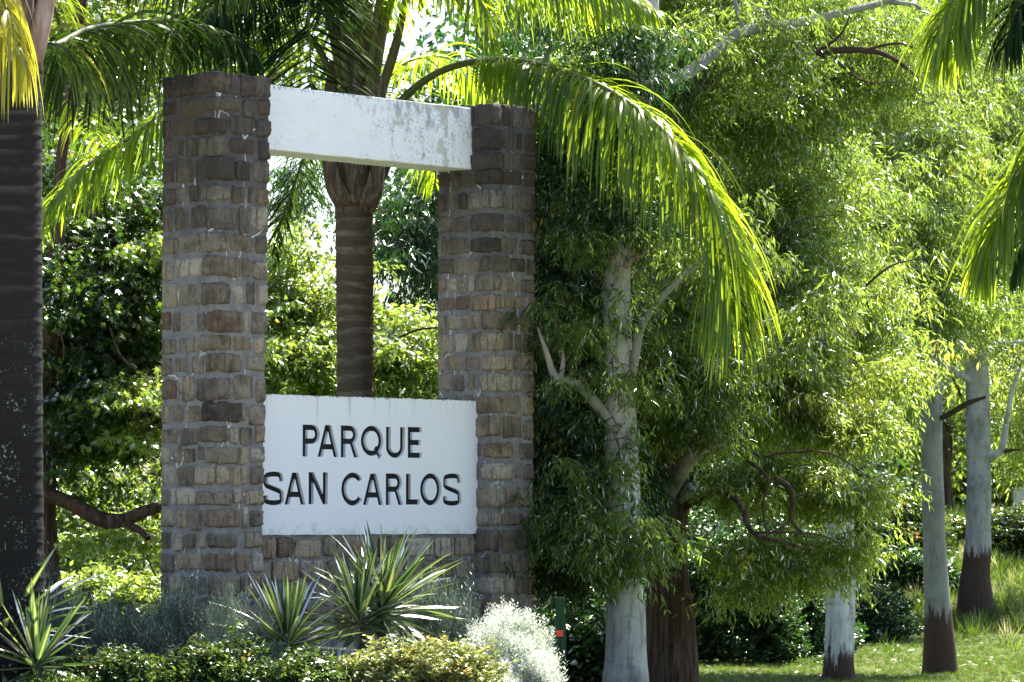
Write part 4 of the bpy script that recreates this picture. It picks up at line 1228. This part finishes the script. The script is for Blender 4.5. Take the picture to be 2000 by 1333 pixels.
def frond(parent, base, ctrl, mat, seed, start=.18, npair=85, Lmax=.95, W=.034, droop=.34, budget=0, label=None, r0=.035, rmat='rachis', lift=.35, petiole=None, face=None, tipL=.35):
    g = np.random.default_rng(seed)
    pts = [at(*q) for q in ctrl]
    n0 = len(pts)
    rad = [r0 * (1 - .86 * i / (n0 - 1)) for i in range(n0)]
    fr = tube('frond', pts, rad, M[rmat], base, parent, 7, 8, .03, seed)
    if label: fr['label'] = label
    sp = np.array(spline([tuple(p) for p in pts], 12))
    T = norm(np.gradient(sp, axis=0))
    acc = np.concatenate([[0], np.cumsum(np.linalg.norm(np.diff(sp, axis=0), axis=1))])
    tot = acc[-1]
    tt = np.linspace(start, 1, npair)
    tt = np.clip(np.repeat(tt, 2) + g.normal(0, .003, npair * 2), 0, 1)
    side = np.tile([1.0, -1.0], npair)
    sd = tt * tot
    P0 = np.stack([np.interp(sd, acc, sp[:, q]) for q in range(3)], 1)
    Tn = norm(np.stack([np.interp(sd, acc, T[:, q]) for q in range(3)], 1))
    up = np.array([0, 0, 1.0]) if face is None else np.array(face)
    S = norm(np.cross(Tn, up)); N = np.cross(S, Tn)
    tl = (tt - start) / (1 - start)
    l = Lmax * np.clip(.45 + 1.5 * tl, 0, 1) * np.clip(tipL + (1 - tl) * 2.6, 0, 1) * g.uniform(.82, 1.12, len(tt))
    el = g.normal(lift, .35, len(tt))
    D0 = norm(S * side[:, None] * np.cos(el)[:, None] + N * np.sin(el)[:, None] + Tn * g.normal(.55, .12, (len(tt), 1)))
    dr = droop * g.uniform(.6, 1.3, len(tt))
    V, q, r = leaflet_strips(P0, D0, l, np.full(len(tt), W) * g.uniform(.8, 1.15, len(tt)), g, dr)
    V = V - np.array(base)
    order = np.argsort(-l)
    single = set(order[:budget].tolist())
    for i in sorted(single):
        me = npmesh('leaflet', V[i], q, rnd=np.full(V.shape[1], r[i]))
        link('leaflet', me, M[mat], fr)
    rest = [i for i in range(len(tt)) if i not in single]
    if rest:
        Vr = V[rest]; nv = Vr.shape[1]
        Fr = q[None] + (np.arange(len(rest)) * nv)[:, None, None]
        me = npmesh('leaflets', Vr.reshape(-1, 3), Fr.reshape(-1, 4), rnd=np.repeat(r[rest], nv))
        o = link('leaflets', me, M[mat], fr); o['kind'] = 'stuff'
    return fr


def boot(parent, base, pts, w0, w1, mat, seed, bend=.5):
    """old leaf base: a channelled tapering plate along pts (world), wide end first"""
    sp = np.array(spline([tuple(p) for p in pts], 6)); n = len(sp)
    T = norm(np.gradient(sp, axis=0))
    ax = np.array([base[0], base[1]])
    out = np.stack([sp[:, 0] - ax[0], sp[:, 1] - ax[1], np.zeros(n)], 1)
    out = norm(out + np.array([1e-4, -1e-4, 0]))
    S = norm(np.cross(T, out)); N = np.cross(S, T)
    m = 9
    th = np.linspace(-1, 1, m)
    w = np.interp(np.linspace(0, 1, n), [0, .15, .5, 1], [w0 * .75, w0, (w0 + w1) * .5, w1])
    rag = 1 + .06 * np.sin(np.linspace(0, 9, n) + seed)
    Va = sp[:, None] + S[:, None] * (th[None, :, None] * (w * rag)[:, None, None] / 2) - N[:, None] * ((th ** 2)[None, :, None] * (w * bend)[:, None, None] / 2)
    Vb = Va - N[:, None] * (.018 + .03 * (1 - np.abs(th))[None, :, None]) * -1
    V = np.concatenate([Va.reshape(-1, 3), Vb.reshape(-1, 3)]) - np.array(base)
    i = np.arange(n * m).reshape(n, m)
    A = np.stack([i[:-1, :-1].ravel(), i[:-1, 1:].ravel(), i[1:, 1:].ravel(), i[1:, :-1].ravel()], 1)
    B = A[:, ::-1] + n * m
    e1 = np.stack([i[:-1, 0], i[1:, 0], i[1:, 0] + n * m, i[:-1, 0] + n * m], 1)
    e2 = np.stack([i[1:, -1], i[:-1, -1], i[:-1, -1] + n * m, i[1:, -1] + n * m], 1)
    e3 = np.stack([i[0, 1:], i[0, :-1], i[0, :-1] + n * m, i[0, 1:] + n * m], 1)
    return link('leaf_base', npmesh('leaf_base', V, np.concatenate([A, B, e1, e2, e3]), smooth=True), mat, parent)


# centre palm
YP = 41.5
bp = gz(692, YP); bp.z = 0
palm = empty('palm_tree', bp)
tag(palm, 'ringed palm standing behind the white beam, its long frond arching over the far pillar', 'palm tree')
def trunk_pts(c, Y, step=28):
    out = []
    for (x0, y0, r0), (x1, y1, r1) in zip(c[:-1], c[1:]):
        k_ = max(2, int(abs(y1 - y0) / step))
        for i in range(k_): out.append((x0 + (x1 - x0) * i / k_, y0 + (y1 - y0) * i / k_, r0 + (r1 - r0) * i / k_))
    out.append(c[-1])
    return [at(x, y, Y) for x, y, r in out], [r for x, y, r in out]
pts, rad = trunk_pts([(700, 1300, .235), (697, 1000, .21), (694, 780, .196), (693, 560, .205), (691, 400, .205), (697, 320, .2), (703, 120, .15), (710, -100, .1)], YP)
tube('trunk', pts, rad, M['palm_trunk'], bp, palm, 40, 16, .012, 17, rings=.15)
for j, (q, w0, w1) in enumerate([
        ([(672, 412, YP - .12), (648, 370, YP - .22), (636, 310, YP - .25), (632, 240, YP - .25), (650, 120, YP - .2)], .30, .12),
        ([(722, 415, YP - .12), (738, 370, YP - .2), (744, 315, YP - .2), (748, 250, YP - .2), (745, 150, YP - .2)], .30, .12),
        ([(697, 395, YP - .2), (694, 340, YP - .27), (690, 280, YP - .3), (690, 180, YP - .25), (686, 60, YP - .25)], .32, .14),
        ([(715, 400, YP + .2), (745, 350, YP + .22), (765, 290, YP + .25), (775, 200, YP + .25)], .27, .12),
        ([(672, 400, YP + .2), (650, 350, YP + .22), (640, 290, YP + .25), (620, 180, YP + .3)], .27, .12)]):
    boot(palm, bp, [at(*z) for z in q], w0, w1, M['boot'], j, .55)
# fibrous ragged bits
g = np.random.default_rng(77)
nf = 420
ang = g.uniform(0, 6.28, nf); zf = g.uniform(4.85, 6.4, nf)
ctr = np.array(at(700, 300, YP))
P0 = np.stack([ctr[0] + np.cos(ang) * g.uniform(.12, .27, nf), YP + np.sin(ang) * .24, zf], 1)
D = norm(np.stack([np.cos(ang) * .6 + g.normal(size=nf) * .5, np.sin(ang) * .6 + g.normal(size=nf) * .5, g.normal(size=nf) * .8 + .4], 1))
V, Fc, r = diamonds(P0, D, g.uniform(.08, .28, nf), g.uniform(.005, .012, nf), g)
o = link('fibre', npmesh('fibre', V - np.array(bp), Fc, rnd=r), M['fibre'], palm); o['kind'] = 'stuff'
# petioles rising through the top of the frame
for j, (q, r_) in enumerate([
        ([(692, 330, YP - .1), (694, 180, YP - .15), (700, 60, YP - .15), (708, -60, YP - .1)], [.10, .07, .055, .04]),
        ([(700, 330, YP - .15), (722, 180, YP - .2), (745, 60, YP - .2), (765, -60, YP - .2)], [.10, .085, .06, .045]),
        ([(690, 330, YP), (676, 180, YP), (672, 60, YP), (670, -60, YP)], [.10, .055, .045, .04]),
        ([(705, 330, YP), (742, 190, YP + .05), (775, 80, YP + .1), (800, -40, YP + .15)], [.09, .06, .05, .035])]):
    tube('leaf_stalk', [at(*z) for z in q], r_, M['petiole'], bp, palm, 12, 8, .08, 140 + j)
FR = [
    # main arching frond
    dict(ctrl=[(725, 330, 41.4), (770, 215, 41.2), (850, 145, 41.0), (950, 118, 40.6), (1060, 128, 39.9), (1180, 172, 39.1), (1290, 250, 38.6), (1366, 345, 38.4), (1412, 450, 38.3), (1424, 550, 38.2), (1426, 625, 38.2)],
         mat='palm', start=.27, npair=330, Lmax=1.28, W=.027, droop=.42, budget=300, label='long green frond arching right over the far stone pillar', r0=.05, lift=.30, tipL=.55),
    # hanging towards the camera left of the trunk
    dict(ctrl=[(690, 300, 41.4), (665, 60, 41.0), (640, -130, 40.4), (612, -120, 39.8), (603, 0, 39.4), (606, 100, 39.2), (608, 190, 39.1)],
         mat='palm_dark', start=.35, npair=162, Lmax=1.0, W=0.031, droop=.07, r0=.04, lift=-.1, face=(0, 1, 0), tipL=.95),
    dict(ctrl=[(680, 320, 41.6), (640, 220, 41.9), (612, 260, 42.2), (585, 330, 42.4), (555, 420, 42.5), (530, 500, 42.6)],
         mat='palm_dark', start=.25, npair=81, Lmax=.5, W=.022, droop=.12, r0=.03),
    # left, behind the near pillar
    dict(ctrl=[(685, 300, 41.5), (620, 90, 41.2), (520, 70, 40.6), (420, 140, 40.0), (320, 222, 39.6), (230, 285, 39.4), (150, 340, 39.2), (95, 410, 39.1), (85, 440, 39.1)],
         mat='palm', start=.25, npair=175, Lmax=.85, W=0.028, droop=.30, r0=.045),
    dict(ctrl=[(685, 300, 41.5), (640, 0, 41.0), (560, -80, 40.6), (470, -40, 40.2), (400, 40, 39.8), (372, 100, 39.6)],
         mat='palm_dark', start=.3, npair=162, Lmax=.95, W=0.028, droop=.34, r0=.04),
    # above the frame, hanging into it
    dict(ctrl=[(715, 300, 41.5), (765, 0, 41.3), (850, -70, 41.0), (960, -85, 40.7), (1080, -60, 40.4), (1190, -30, 40.2), (1270, 20, 40.1)],
         mat='palm', start=.3, npair=162, Lmax=1.1, W=0.028, droop=.34, r0=.045),
    dict(ctrl=[(710, 300, 41.4), (740, 0, 41.0), (800, -100, 40.5), (870, -90, 40.1), (930, -10, 39.8), (960, 80, 39.7)],
         mat='palm', start=.35, npair=101, Lmax=.8, W=0.027, droop=.34, r0=.04),
    # to the back, its tip showing under the beam
    dict(ctrl=[(715, 320, 41.7), (770, 200, 42.2), (825, 215, 42.6), (848, 290, 42.9), (850, 370, 43.0)],
         mat='palm', start=.2, npair=83, Lmax=.62, W=0.025, droop=.30, r0=.03),
    dict(ctrl=[(710, 310, 41.8), (760, 150, 42.4), (850, 110, 43), (940, 150, 43.4), (1000, 230, 43.6)],
         mat='palm', start=.2, npair=94, Lmax=.6, W=.028, droop=.32, r0=.03),
    dict(ctrl=[(690, 300, 41.4), (620, -60, 41.0), (560, -140, 40.5), (520, -60, 40.0), (505, 60, 39.8)],
         mat='palm_dark', start=.35, npair=148, Lmax=.95, W=0.028, droop=.3, r0=.04),
    dict(ctrl=[(700, 300, 41.4), (690, -60, 41.2), (660, -200, 40.8), (640, -120, 40.2), (655, 20, 39.9)],
         mat='palm_dark', start=.45, npair=74, Lmax=.8, W=0.025, droop=.4, r0=.04),
]
for j, f in enumerate(FR):
    frond(palm, bp, seed=300 + j, **f)

# left palm
YL = 32.6
bl = gz(28, YL); bl.z = 0
pl = empty('palm_tree', bl)
tag(pl, 'thick dark palm trunk at the left edge, speckled with pale lichen', 'palm tree')
pts, rad = trunk_pts([(22, 1380, .29), (24, 1150, .275), (22, 900, .268), (22, 600, .263), (22, 400, .262), (24, 200, .252), (30, 90, .245), (38, -80, .2)], YL)
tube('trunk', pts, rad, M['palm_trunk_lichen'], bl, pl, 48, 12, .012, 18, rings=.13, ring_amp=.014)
for j, (q, w0, w1) in enumerate([
        ([(72, 122, YL - .18), (84, 60, YL - .25), (96, 0, YL - .25), (110, -80, YL - .25)], .22, .16),
        ([(48, 118, YL - .26), (46, 60, YL - .3), (50, 0, YL - .32), (60, -80, YL - .3)], .20, .14),
        ([(15, 120, YL - .24), (5, 50, YL - .28), (0, -60, YL - .28)], .22, .16)]):
    boot(pl, bl, [at(*z) for z in q], w0, w1, M['boot_pale'] if j != 1 else M['boot'], j + 9, .5)
frond(pl, bl, ctrl=[(60, 80, 33), (110, 88, 34.5), (170, 58, 36), (250, 44, 37.6), (340, 42, 38.4), (430, 62, 38.8), (500, 100, 39.0)], mat='palm_dark', seed=401, start=.12, npair=162, Lmax=1.15, W=0.036, droop=.44, r0=.04, lift=.1, budget=150, label='dark drooping frond running behind the near stone pillar')
frond(pl, bl, ctrl=[(20, 60, 32.4), (-40, -60, 32.0), (-30, -70, 31.8), (0, -20, 31.6), (22, 60, 31.5), (40, 120, 31.5)], mat='palm_yel', seed=402, start=.3, npair=81, Lmax=.85, W=0.025, droop=.6, r0=.02, budget=100, label='yellowed frond hanging at the top left corner')
frond(pl, bl, ctrl=[(60, 40, 33), (160, -90, 34.2), (300, -120, 35.6), (420, -90, 37.5), (500, -20, 38.5)], mat='palm_dark', seed=403, start=.25, npair=121, Lmax=.9, W=0.028, droop=.34, r0=.04, lift=.1)
frond(pl, bl, ctrl=[(50, 60, 33.2), (70, -60, 35), (120, 60, 37), (150, 190, 38.5), (200, 280, 39.5)], mat='palm', seed=404, start=.3, npair=94, Lmax=.7, W=0.023, droop=.3, r0=.03)

# right palm, trunk beyond the right edge
YR = 36.5
br = gz(2190, YR)
pr_ = empty('palm_tree', br)
tag(pr_, 'palm whose fronds hang in from the right edge of the picture', 'palm tree')
pts, rad = trunk_pts([(2190, 1420, .25), (2190, 900, .22), (2190, 300, .2), (2190, -200, .17)], YR, 60)
tube('trunk', pts, rad, M['palm_trunk'], br, pr_, 24, 8, .012, 19, rings=.11)
frond(pr_, br, ctrl=[(2190, -150, 36.4), (2120, -220, 36.2), (2030, -190, 36.0), (1950, -120, 35.8), (1890, -30, 35.7), (1855, 50, 35.6), (1848, 110, 35.6)], mat='palm', seed=501, start=.2, npair=168, Lmax=.98, W=0.031, droop=.34, r0=.045, budget=150, label='upper frond hanging in at the top right')
frond(pr_, br, ctrl=[(2190, -100, 36.3), (2140, 60, 36.1), (2070, 190, 35.9), (2010, 310, 35.8), (1965, 400, 35.7), (1935, 480, 35.7), (1925, 540, 35.7)], mat='palm', seed=502, start=.25, npair=148, Lmax=.95, W=0.031, droop=.32, r0=.045, budget=150, label='lower frond hanging in at the right edge')
frond(pr_, br, ctrl=[(2190, -150, 36.4), (2110, -140, 36.1), (2040, -60, 35.8), (1990, 20, 35.6), (1965, 90, 35.5)], mat='palm_dark', seed=503, start=.25, npair=108, Lmax=.8, W=0.030, droop=.36, r0=.04)
frond(pr_, br, ctrl=[(2190, -120, 36.4), (2130, 120, 36.0), (2070, 300, 35.7), (2020, 430, 35.5), (1990, 530, 35.5)], mat='palm_dark', seed=504, start=.3, npair=94, Lmax=.8, W=0.028, droop=.34, r0=.04)

# ------------------------------------------------------------------ yuccas
def blade_mesh(L, W, droop, seed):
    n = 9
    t = np.linspace(0, 1, n)
    x = L * t; z = -droop * L * t ** 2.2
    w = W * np.interp(t, [0, .08, .35, .7, .9, 1], [.55, .6, 1, .8, .4, .02]) / 2
    cols = [(-1, 1.0), (-.5, .7), (-.15, .12), (.45, .25), (1, 1.0)]
    V, E_ = [], []
    for i in range(n):
        for c_, e_ in cols:
            V.append((x[i], c_ * w[i], z[i] + abs(c_) * w[i] * .45)); E_.append(e_)
    m = len(cols)
    i = np.arange(n * m).reshape(n, m)
    Fq = np.stack([i[:-1, :-1].ravel(), i[:-1, 1:].ravel(), i[1:, 1:].ravel(), i[1:, :-1].ravel()], 1)
    return npmesh('yucca_leaf', np.array(V), Fq, smooth=True, extra=np.array(E_))
BL = [blade_mesh(1.0, w, d, i) for i, (w, d) in enumerate([(.066, .02), (.06, .06), (.07, .12), (.056, .0), (.064, .22)])]

def yucca(px, py, Y, scale, label, seed, n=78, lean=(0, 0)):
    g = random.Random(seed)
    c = at(px, py, Y)
    base = Vector((c.x, Y, float(height(c.x, Y))))
    root = empty('yucca', base)
    tag(root, label, 'yucca', 'striped yuccas in front of the monument')
    hgt = c.z - base.z
    tube('stem', [base + Vector((0, 0, -.1)), base + Vector((0, 0, hgt * .5)), base + Vector((0, 0, hgt + .03))], [.05, .05, .04], M['boot'], base, root, 10, 4, .1, seed)
    for i in range(n):
        t = i / n
        el = R(86 - 125 * t ** 1.2 + g.uniform(-9, 9))
        az = i * 2.39996 + g.uniform(-.25, .25)
        L = scale * (0.60 + .55 * math.sin(math.pi * (.15 + .75 * t))) * g.uniform(.85, 1.1) * (1.0 if t > .12 else .85)
        me = BL[g.randrange(5)] if t > .3 else BL[g.choice((0, 1, 3))]
        me.materials.clear() if False else None
        if not me.materials: me.materials.append(M['yucca'])
        o = bpy.data.objects.new('leaf', me)
        o.parent = root
        rot = Matrix.Rotation(az, 4, 'Z') @ Matrix.Rotation(-el, 4, 'Y') @ Matrix.Rotation(g.uniform(-.5, .5), 4, 'X')
        rot = Matrix.Rotation(lean[0], 4, 'Y') @ Matrix.Rotation(lean[1], 4, 'X') @ rot
        o.matrix_local = Matrix.Translation(Vector((math.cos(az) * .02, math.sin(az) * .02, hgt + .10 * (1 - t) - .05))) @ rot @ Matrix.Diagonal((L, 1.0 * (scale + .35), (L + 1) / 2, 1))
        COL.objects.link(o)
yucca(562, 1262, 33.6, .62, 'striped yucca rosette on the left of the middle three, in front of the panel', 1)
yucca(702, 1215, 34.2, .62, 'striped yucca rosette in the middle of the three in front of the panel', 2, 72)
yucca(745, 1192, 34.5, .72, 'largest striped yucca rosette, sunlit on its right side, in front of the panel', 3, 92, (.12, 0))
yucca(72, 1300, 32.2, .68, 'small striped yucca at the bottom left corner', 4, 52)
yucca(10, 1240, 32.6, .78, 'taller striped yucca cut by the left edge below the palm trunk', 5, 58)

# ------------------------------------------------------------------ low planting
def bush(name, px, Y, w, h, d, n, kind, mat, label, cat, seed, smin=.9, smax=1.4, spikes=0, group=None, stems=True):
    g = np.random.default_rng(seed)
    x = (px - 1000) / F_PX * Y
    base = Vector((x, Y, float(height(x, Y))))
    root = empty(name, base)
    tag(root, label, cat, group)
    # points on and inside a lumpy dome
    th = g.uniform(0, 2 * np.pi, n); ph = np.arccos(g.uniform(.0, 1, n))
    rr = g.uniform(.55, 1, n) ** .5
    lump = 1 + .20 * np.sin(3 * th + seed) * np.sin(2.3 * ph + seed) + .16 * np.sin(7 * th + 6 * ph + seed) + .1 * np.sin(13 * th + seed * 2) + g.normal(0, .07, n)
    lump = lump * np.where(g.random(n) < .10, g.uniform(1.05, 1.12 if 'silver' in name else 1.3, n), 1)
    c = np.stack([np.cos(th) * np.sin(ph) * w / 2 * rr * lump, np.sin(th) * np.sin(ph) * d / 2 * rr * lump, np.cos(ph) * h * rr * lump * .92], 1)
    V, Fc, r = scatter_sprays(kind, c, g, 6, smin, smax)
    link('foliage', npmesh('foliage', V, Fc, rnd=r), M[mat], root)
    if stems:
        sel = c[g.choice(n, min(40, n), replace=False)]
        Vs, Fs = [], []
        for i, q in enumerate(sel):
            o_ = len(Vs)
            for p_ in (np.array([q[0] * .15, q[1] * .15, 0]), q + np.array([0, 0, .05])):
                for a in (0, 2.1, 4.2): Vs.append(p_ + np.array([math.cos(a), math.sin(a), 0]) * .005)
            for a in range(3): Fs.append([o_ + a, o_ + (a + 1) % 3, o_ + 3 + (a + 1) % 3, o_ + 3 + a])
        link('stems', npmesh('stems', np.array(Vs), np.array(Fs)), M['bark_dark'], root)['kind'] = 'stuff'
    if spikes:
        th = g.uniform(0, 2 * np.pi, spikes); q = g.uniform(0, .42, spikes)
        p0 = np.stack([np.cos(th) * w * q, np.sin(th) * d * q, h * np.sqrt(1 - (q * 2) ** 2 * .8)], 1)
        L = g.uniform(.12, .30, spikes)
        D = norm(np.stack([g.normal(size=spikes) * .12, g.normal(size=spikes) * .12, np.ones(spikes)], 1))
        V1, F1, r1 = diamonds(p0, D, L, np.full(spikes, .006), g)
        V2, F2, r2 = diamonds(p0 + D * (L * .85)[:, None], D, np.full(spikes, .07), np.full(spikes, .016), g)
        V3, F3, r3 = diamonds(p0 + D * (L * .85)[:, None], D, np.full(spikes, .06), np.full(spikes, .018), g)
        V = np.concatenate([V1, V2, V3]); Fq = np.concatenate([F1, F2 + len(V1), F3 + len(V1) + len(V2)])
        o = link('flower_spikes', npmesh('flower_spikes', V, Fq, rnd=np.concatenate([r1, r2, r3])), M['herb'], root); o['kind'] = 'stuff'
    return root

LG = 'grey lavender bushes along the foot of the monument'
bush('silver_bush', 990, 33.4, .84, .62, .7, 700, 'sprig', 'silver', 'dazzling silver white leaved bush at the foot of the far pillar', 'bush', 601, .8, 1.2)
bush('silver_bush', 1034, 33.1, .36, .34, .4, 190, 'sprig', 'silver', 'lower silver white bush beside the green post', 'bush', 602, .8, 1.2)
bush('silver_bush', 950, 32.8, .6, .22, .5, 260, 'sprig', 'silver', 'flat silver white growth below the big silver bush', 'bush', 603, .8, 1.1)
bush('lavender_bush', 165, 34.0, .75, .68, .6, 420, 'lav', 'lavender', 'blue grey lavender right of the left palm trunk', 'bush', 611, 1, 1.4, 30, LG)
bush('lavender_bush', 250, 33.6, .8, .62, .6, 420, 'lav', 'lavender', 'dark lavender in the gap left of the near pillar', 'bush', 612, 1, 1.4, 22, LG)
bush('lavender_bush', 352, 34.2, .75, .74, .6, 440, 'lav', 'lavender', 'tall dark lavender against the near pillar foot', 'bush', 613, 1, 1.4, 30, LG)
bush('lavender_bush', 80, 34.4, .9, .8, .6, 420, 'lav', 'lavender', 'lavender at the foot of the left palm', 'bush', 614, 1, 1.4, 34, LG)
bush('lavender_bush', 850, 35.2, .8, .85, .6, 420, 'lav', 'lavender', 'shaded lavender against the base wall right of the yuccas', 'bush', 615, 1, 1.4, 26, LG)
bush('herb_bush', 448, 33.4, .42, .74, .4, 230, 'lav', 'herb', 'pale grey herb in a patch of sun before the near pillar', 'bush', 621, .9, 1.3, 20)
bush('herb_bush', 515, 33.5, .42, .62, .4, 200, 'sprig', 'herb', 'pale herb just left of the first yucca', 'bush', 622, .9, 1.3, 8)
bush('low_shrub', 230, 32.4, 1.0, .36, .7, 700, 'shrub', 'shrub', 'dark green low shrub at the bottom left between yucca and pillar', 'shrub', 631)
bush('low_shrub', 420, 32.6, .9, .44, .7, 700, 'shrub', 'shrub', 'green low shrub below the pale herb', 'shrub', 632)
bush('low_shrub', 600, 32.5, .95, .36, .7, 700, 'shrub', 'shrub', 'dark green low shrub under the yuccas', 'shrub', 633)
bush('low_shrub', 800, 32.4, 1.05, .46, .7, 900, 'shrub', 'shrub_warm', 'sunlit low shrub with rusty leaves right of the yuccas', 'shrub', 634)
bush('low_shrub', 905, 32.3, .6, .42, .6, 420, 'shrub', 'shrub_warm', 'small sunlit shrub touching the silver bush', 'shrub', 635)
bush('low_shrub', 110, 31.9, .6, .16, .5, 260, 'shrub', 'shrub', 'low creeping shrub at the bottom left behind the small yucca', 'shrub', 636)
bush('understory_shrub', 1150, 44.5, 1.6, .9, .9, 700, 'shrub', 'euc_dark', 'dark undergrowth shrub behind the green post', 'shrub', 641, 2.2, 3.2)
bush('understory_shrub', 1420, 63, 2.6, 2.0, 1.8, 900, 'shrub', 'euc_dark', 'tall shaded shrub just right of the shaggy brown trunk', 'shrub', 642, 1.6, 2.8)  # this and the next shrub are added to fill a shaded void
bush('understory_shrub', 1530, 66, 2.2, 1.5, 1.6, 700, 'shrub', 'euc_dark', 'round dark shrub on the lawn edge left of the slim white gum', 'shrub', 643, 1.6, 2.8)
bush('understory_shrub', 1690, 70, 1.6, .9, 1.4, 400, 'shrub', 'euc_dark', 'low dark shrub right of the slim white gum foot', 'shrub', 644, 1.6, 2.6)

for px_, Y_, w_, h_, n_, lab_, sd_ in ((1700, 84, 3.0, 1.5, 700, 'tangled dark bush on the slope left of the grey gum', 651), (1590, 88, 4.0, 2.2, 900, 'large dark thicket on the slope behind the slim white gum', 652), (1965, 86, 2.2, .9, 420, 'low dark bush on the slope right of the pale gum', 653), (1775, 79, 1.8, .7, 380, 'low tangle beside the cut stump', 654)):
    bush('slope_bush', px_, Y_, w_, h_, w_ * .7, n_, 'shrub', 'shrub' if sd_ % 2 else 'euc_dark', lab_, 'bush', sd_, 2.0, 3.6)
bush('hedge_shrub', 235, 50, 2.6, .72, 1.4, 800, 'shrub', 'broad_lit', 'bright leafy shrub in the gap between the left palm and the near pillar', 'shrub', 655, 1.6, 2.6)
# ------------------------------------------------------------------ green post
YG_ = 35.6
pb = gz(1092, YG_)
gp = empty('green_post', pb, R(12))
gp.scale = (.86, .86, 1)
tag(gp, 'dark green metal stake with a red reflector, beside the silver bush', 'post')
def bevbox(name, x0, x1, y0, y1, z0, z1, mat, parent, bev=.003, top=0):
    bm = bmesh.new(); bmesh.ops.create_cube(bm, size=1)
    for v in bm.verts:
        hi = v.co.z > 0
        v.co = Vector((x0 + (v.co.x + .5) * (x1 - x0), y0 + (v.co.y + .5) * (y1 - y0), z0 + (v.co.z + .5) * (z1 - z0)))
        if hi and top: v.co.x *= 1 + top
    bmesh.ops.bevel(bm, geom=bm.edges[:], offset=bev, segments=2, affect='EDGES')
    me = bpy.data.meshes.new(name); bm.to_mesh(me); bm.free()
    return link(name, me, mat, parent)
def zof(py): return at(1092, py, YG_).z - pb.z
ztop = zof(1211)
bevbox('post_flange', -.072, -.004, -.05, -.042, 0, ztop, M['green_metal'], gp)
bevbox('post_flange', .004, .066, -.05, -.042, 0, ztop, M['green_metal'], gp)
bevbox('post_body', -.066, .062, -.040, .05, 0, ztop - .006, M['green_metal'], gp, .006)
bevbox('post_cap', -.10, .07, -.055, .055, ztop, ztop + .008, M['green_metal'], gp, .002)
bevbox('upper_plate', -.048, .046, -.03, -.022, ztop + .008, zof(1183), M['green_metal'], gp)
bevbox('flared_head', -.048, .046, -.04, .03, zof(1183), zof(1167), M['green_metal'], gp, .003, .28)
bevbox('red_reflector', -.044, .030, -.056, -.051, zof(1243), zof(1231), M['red_tape'], gp, .001)
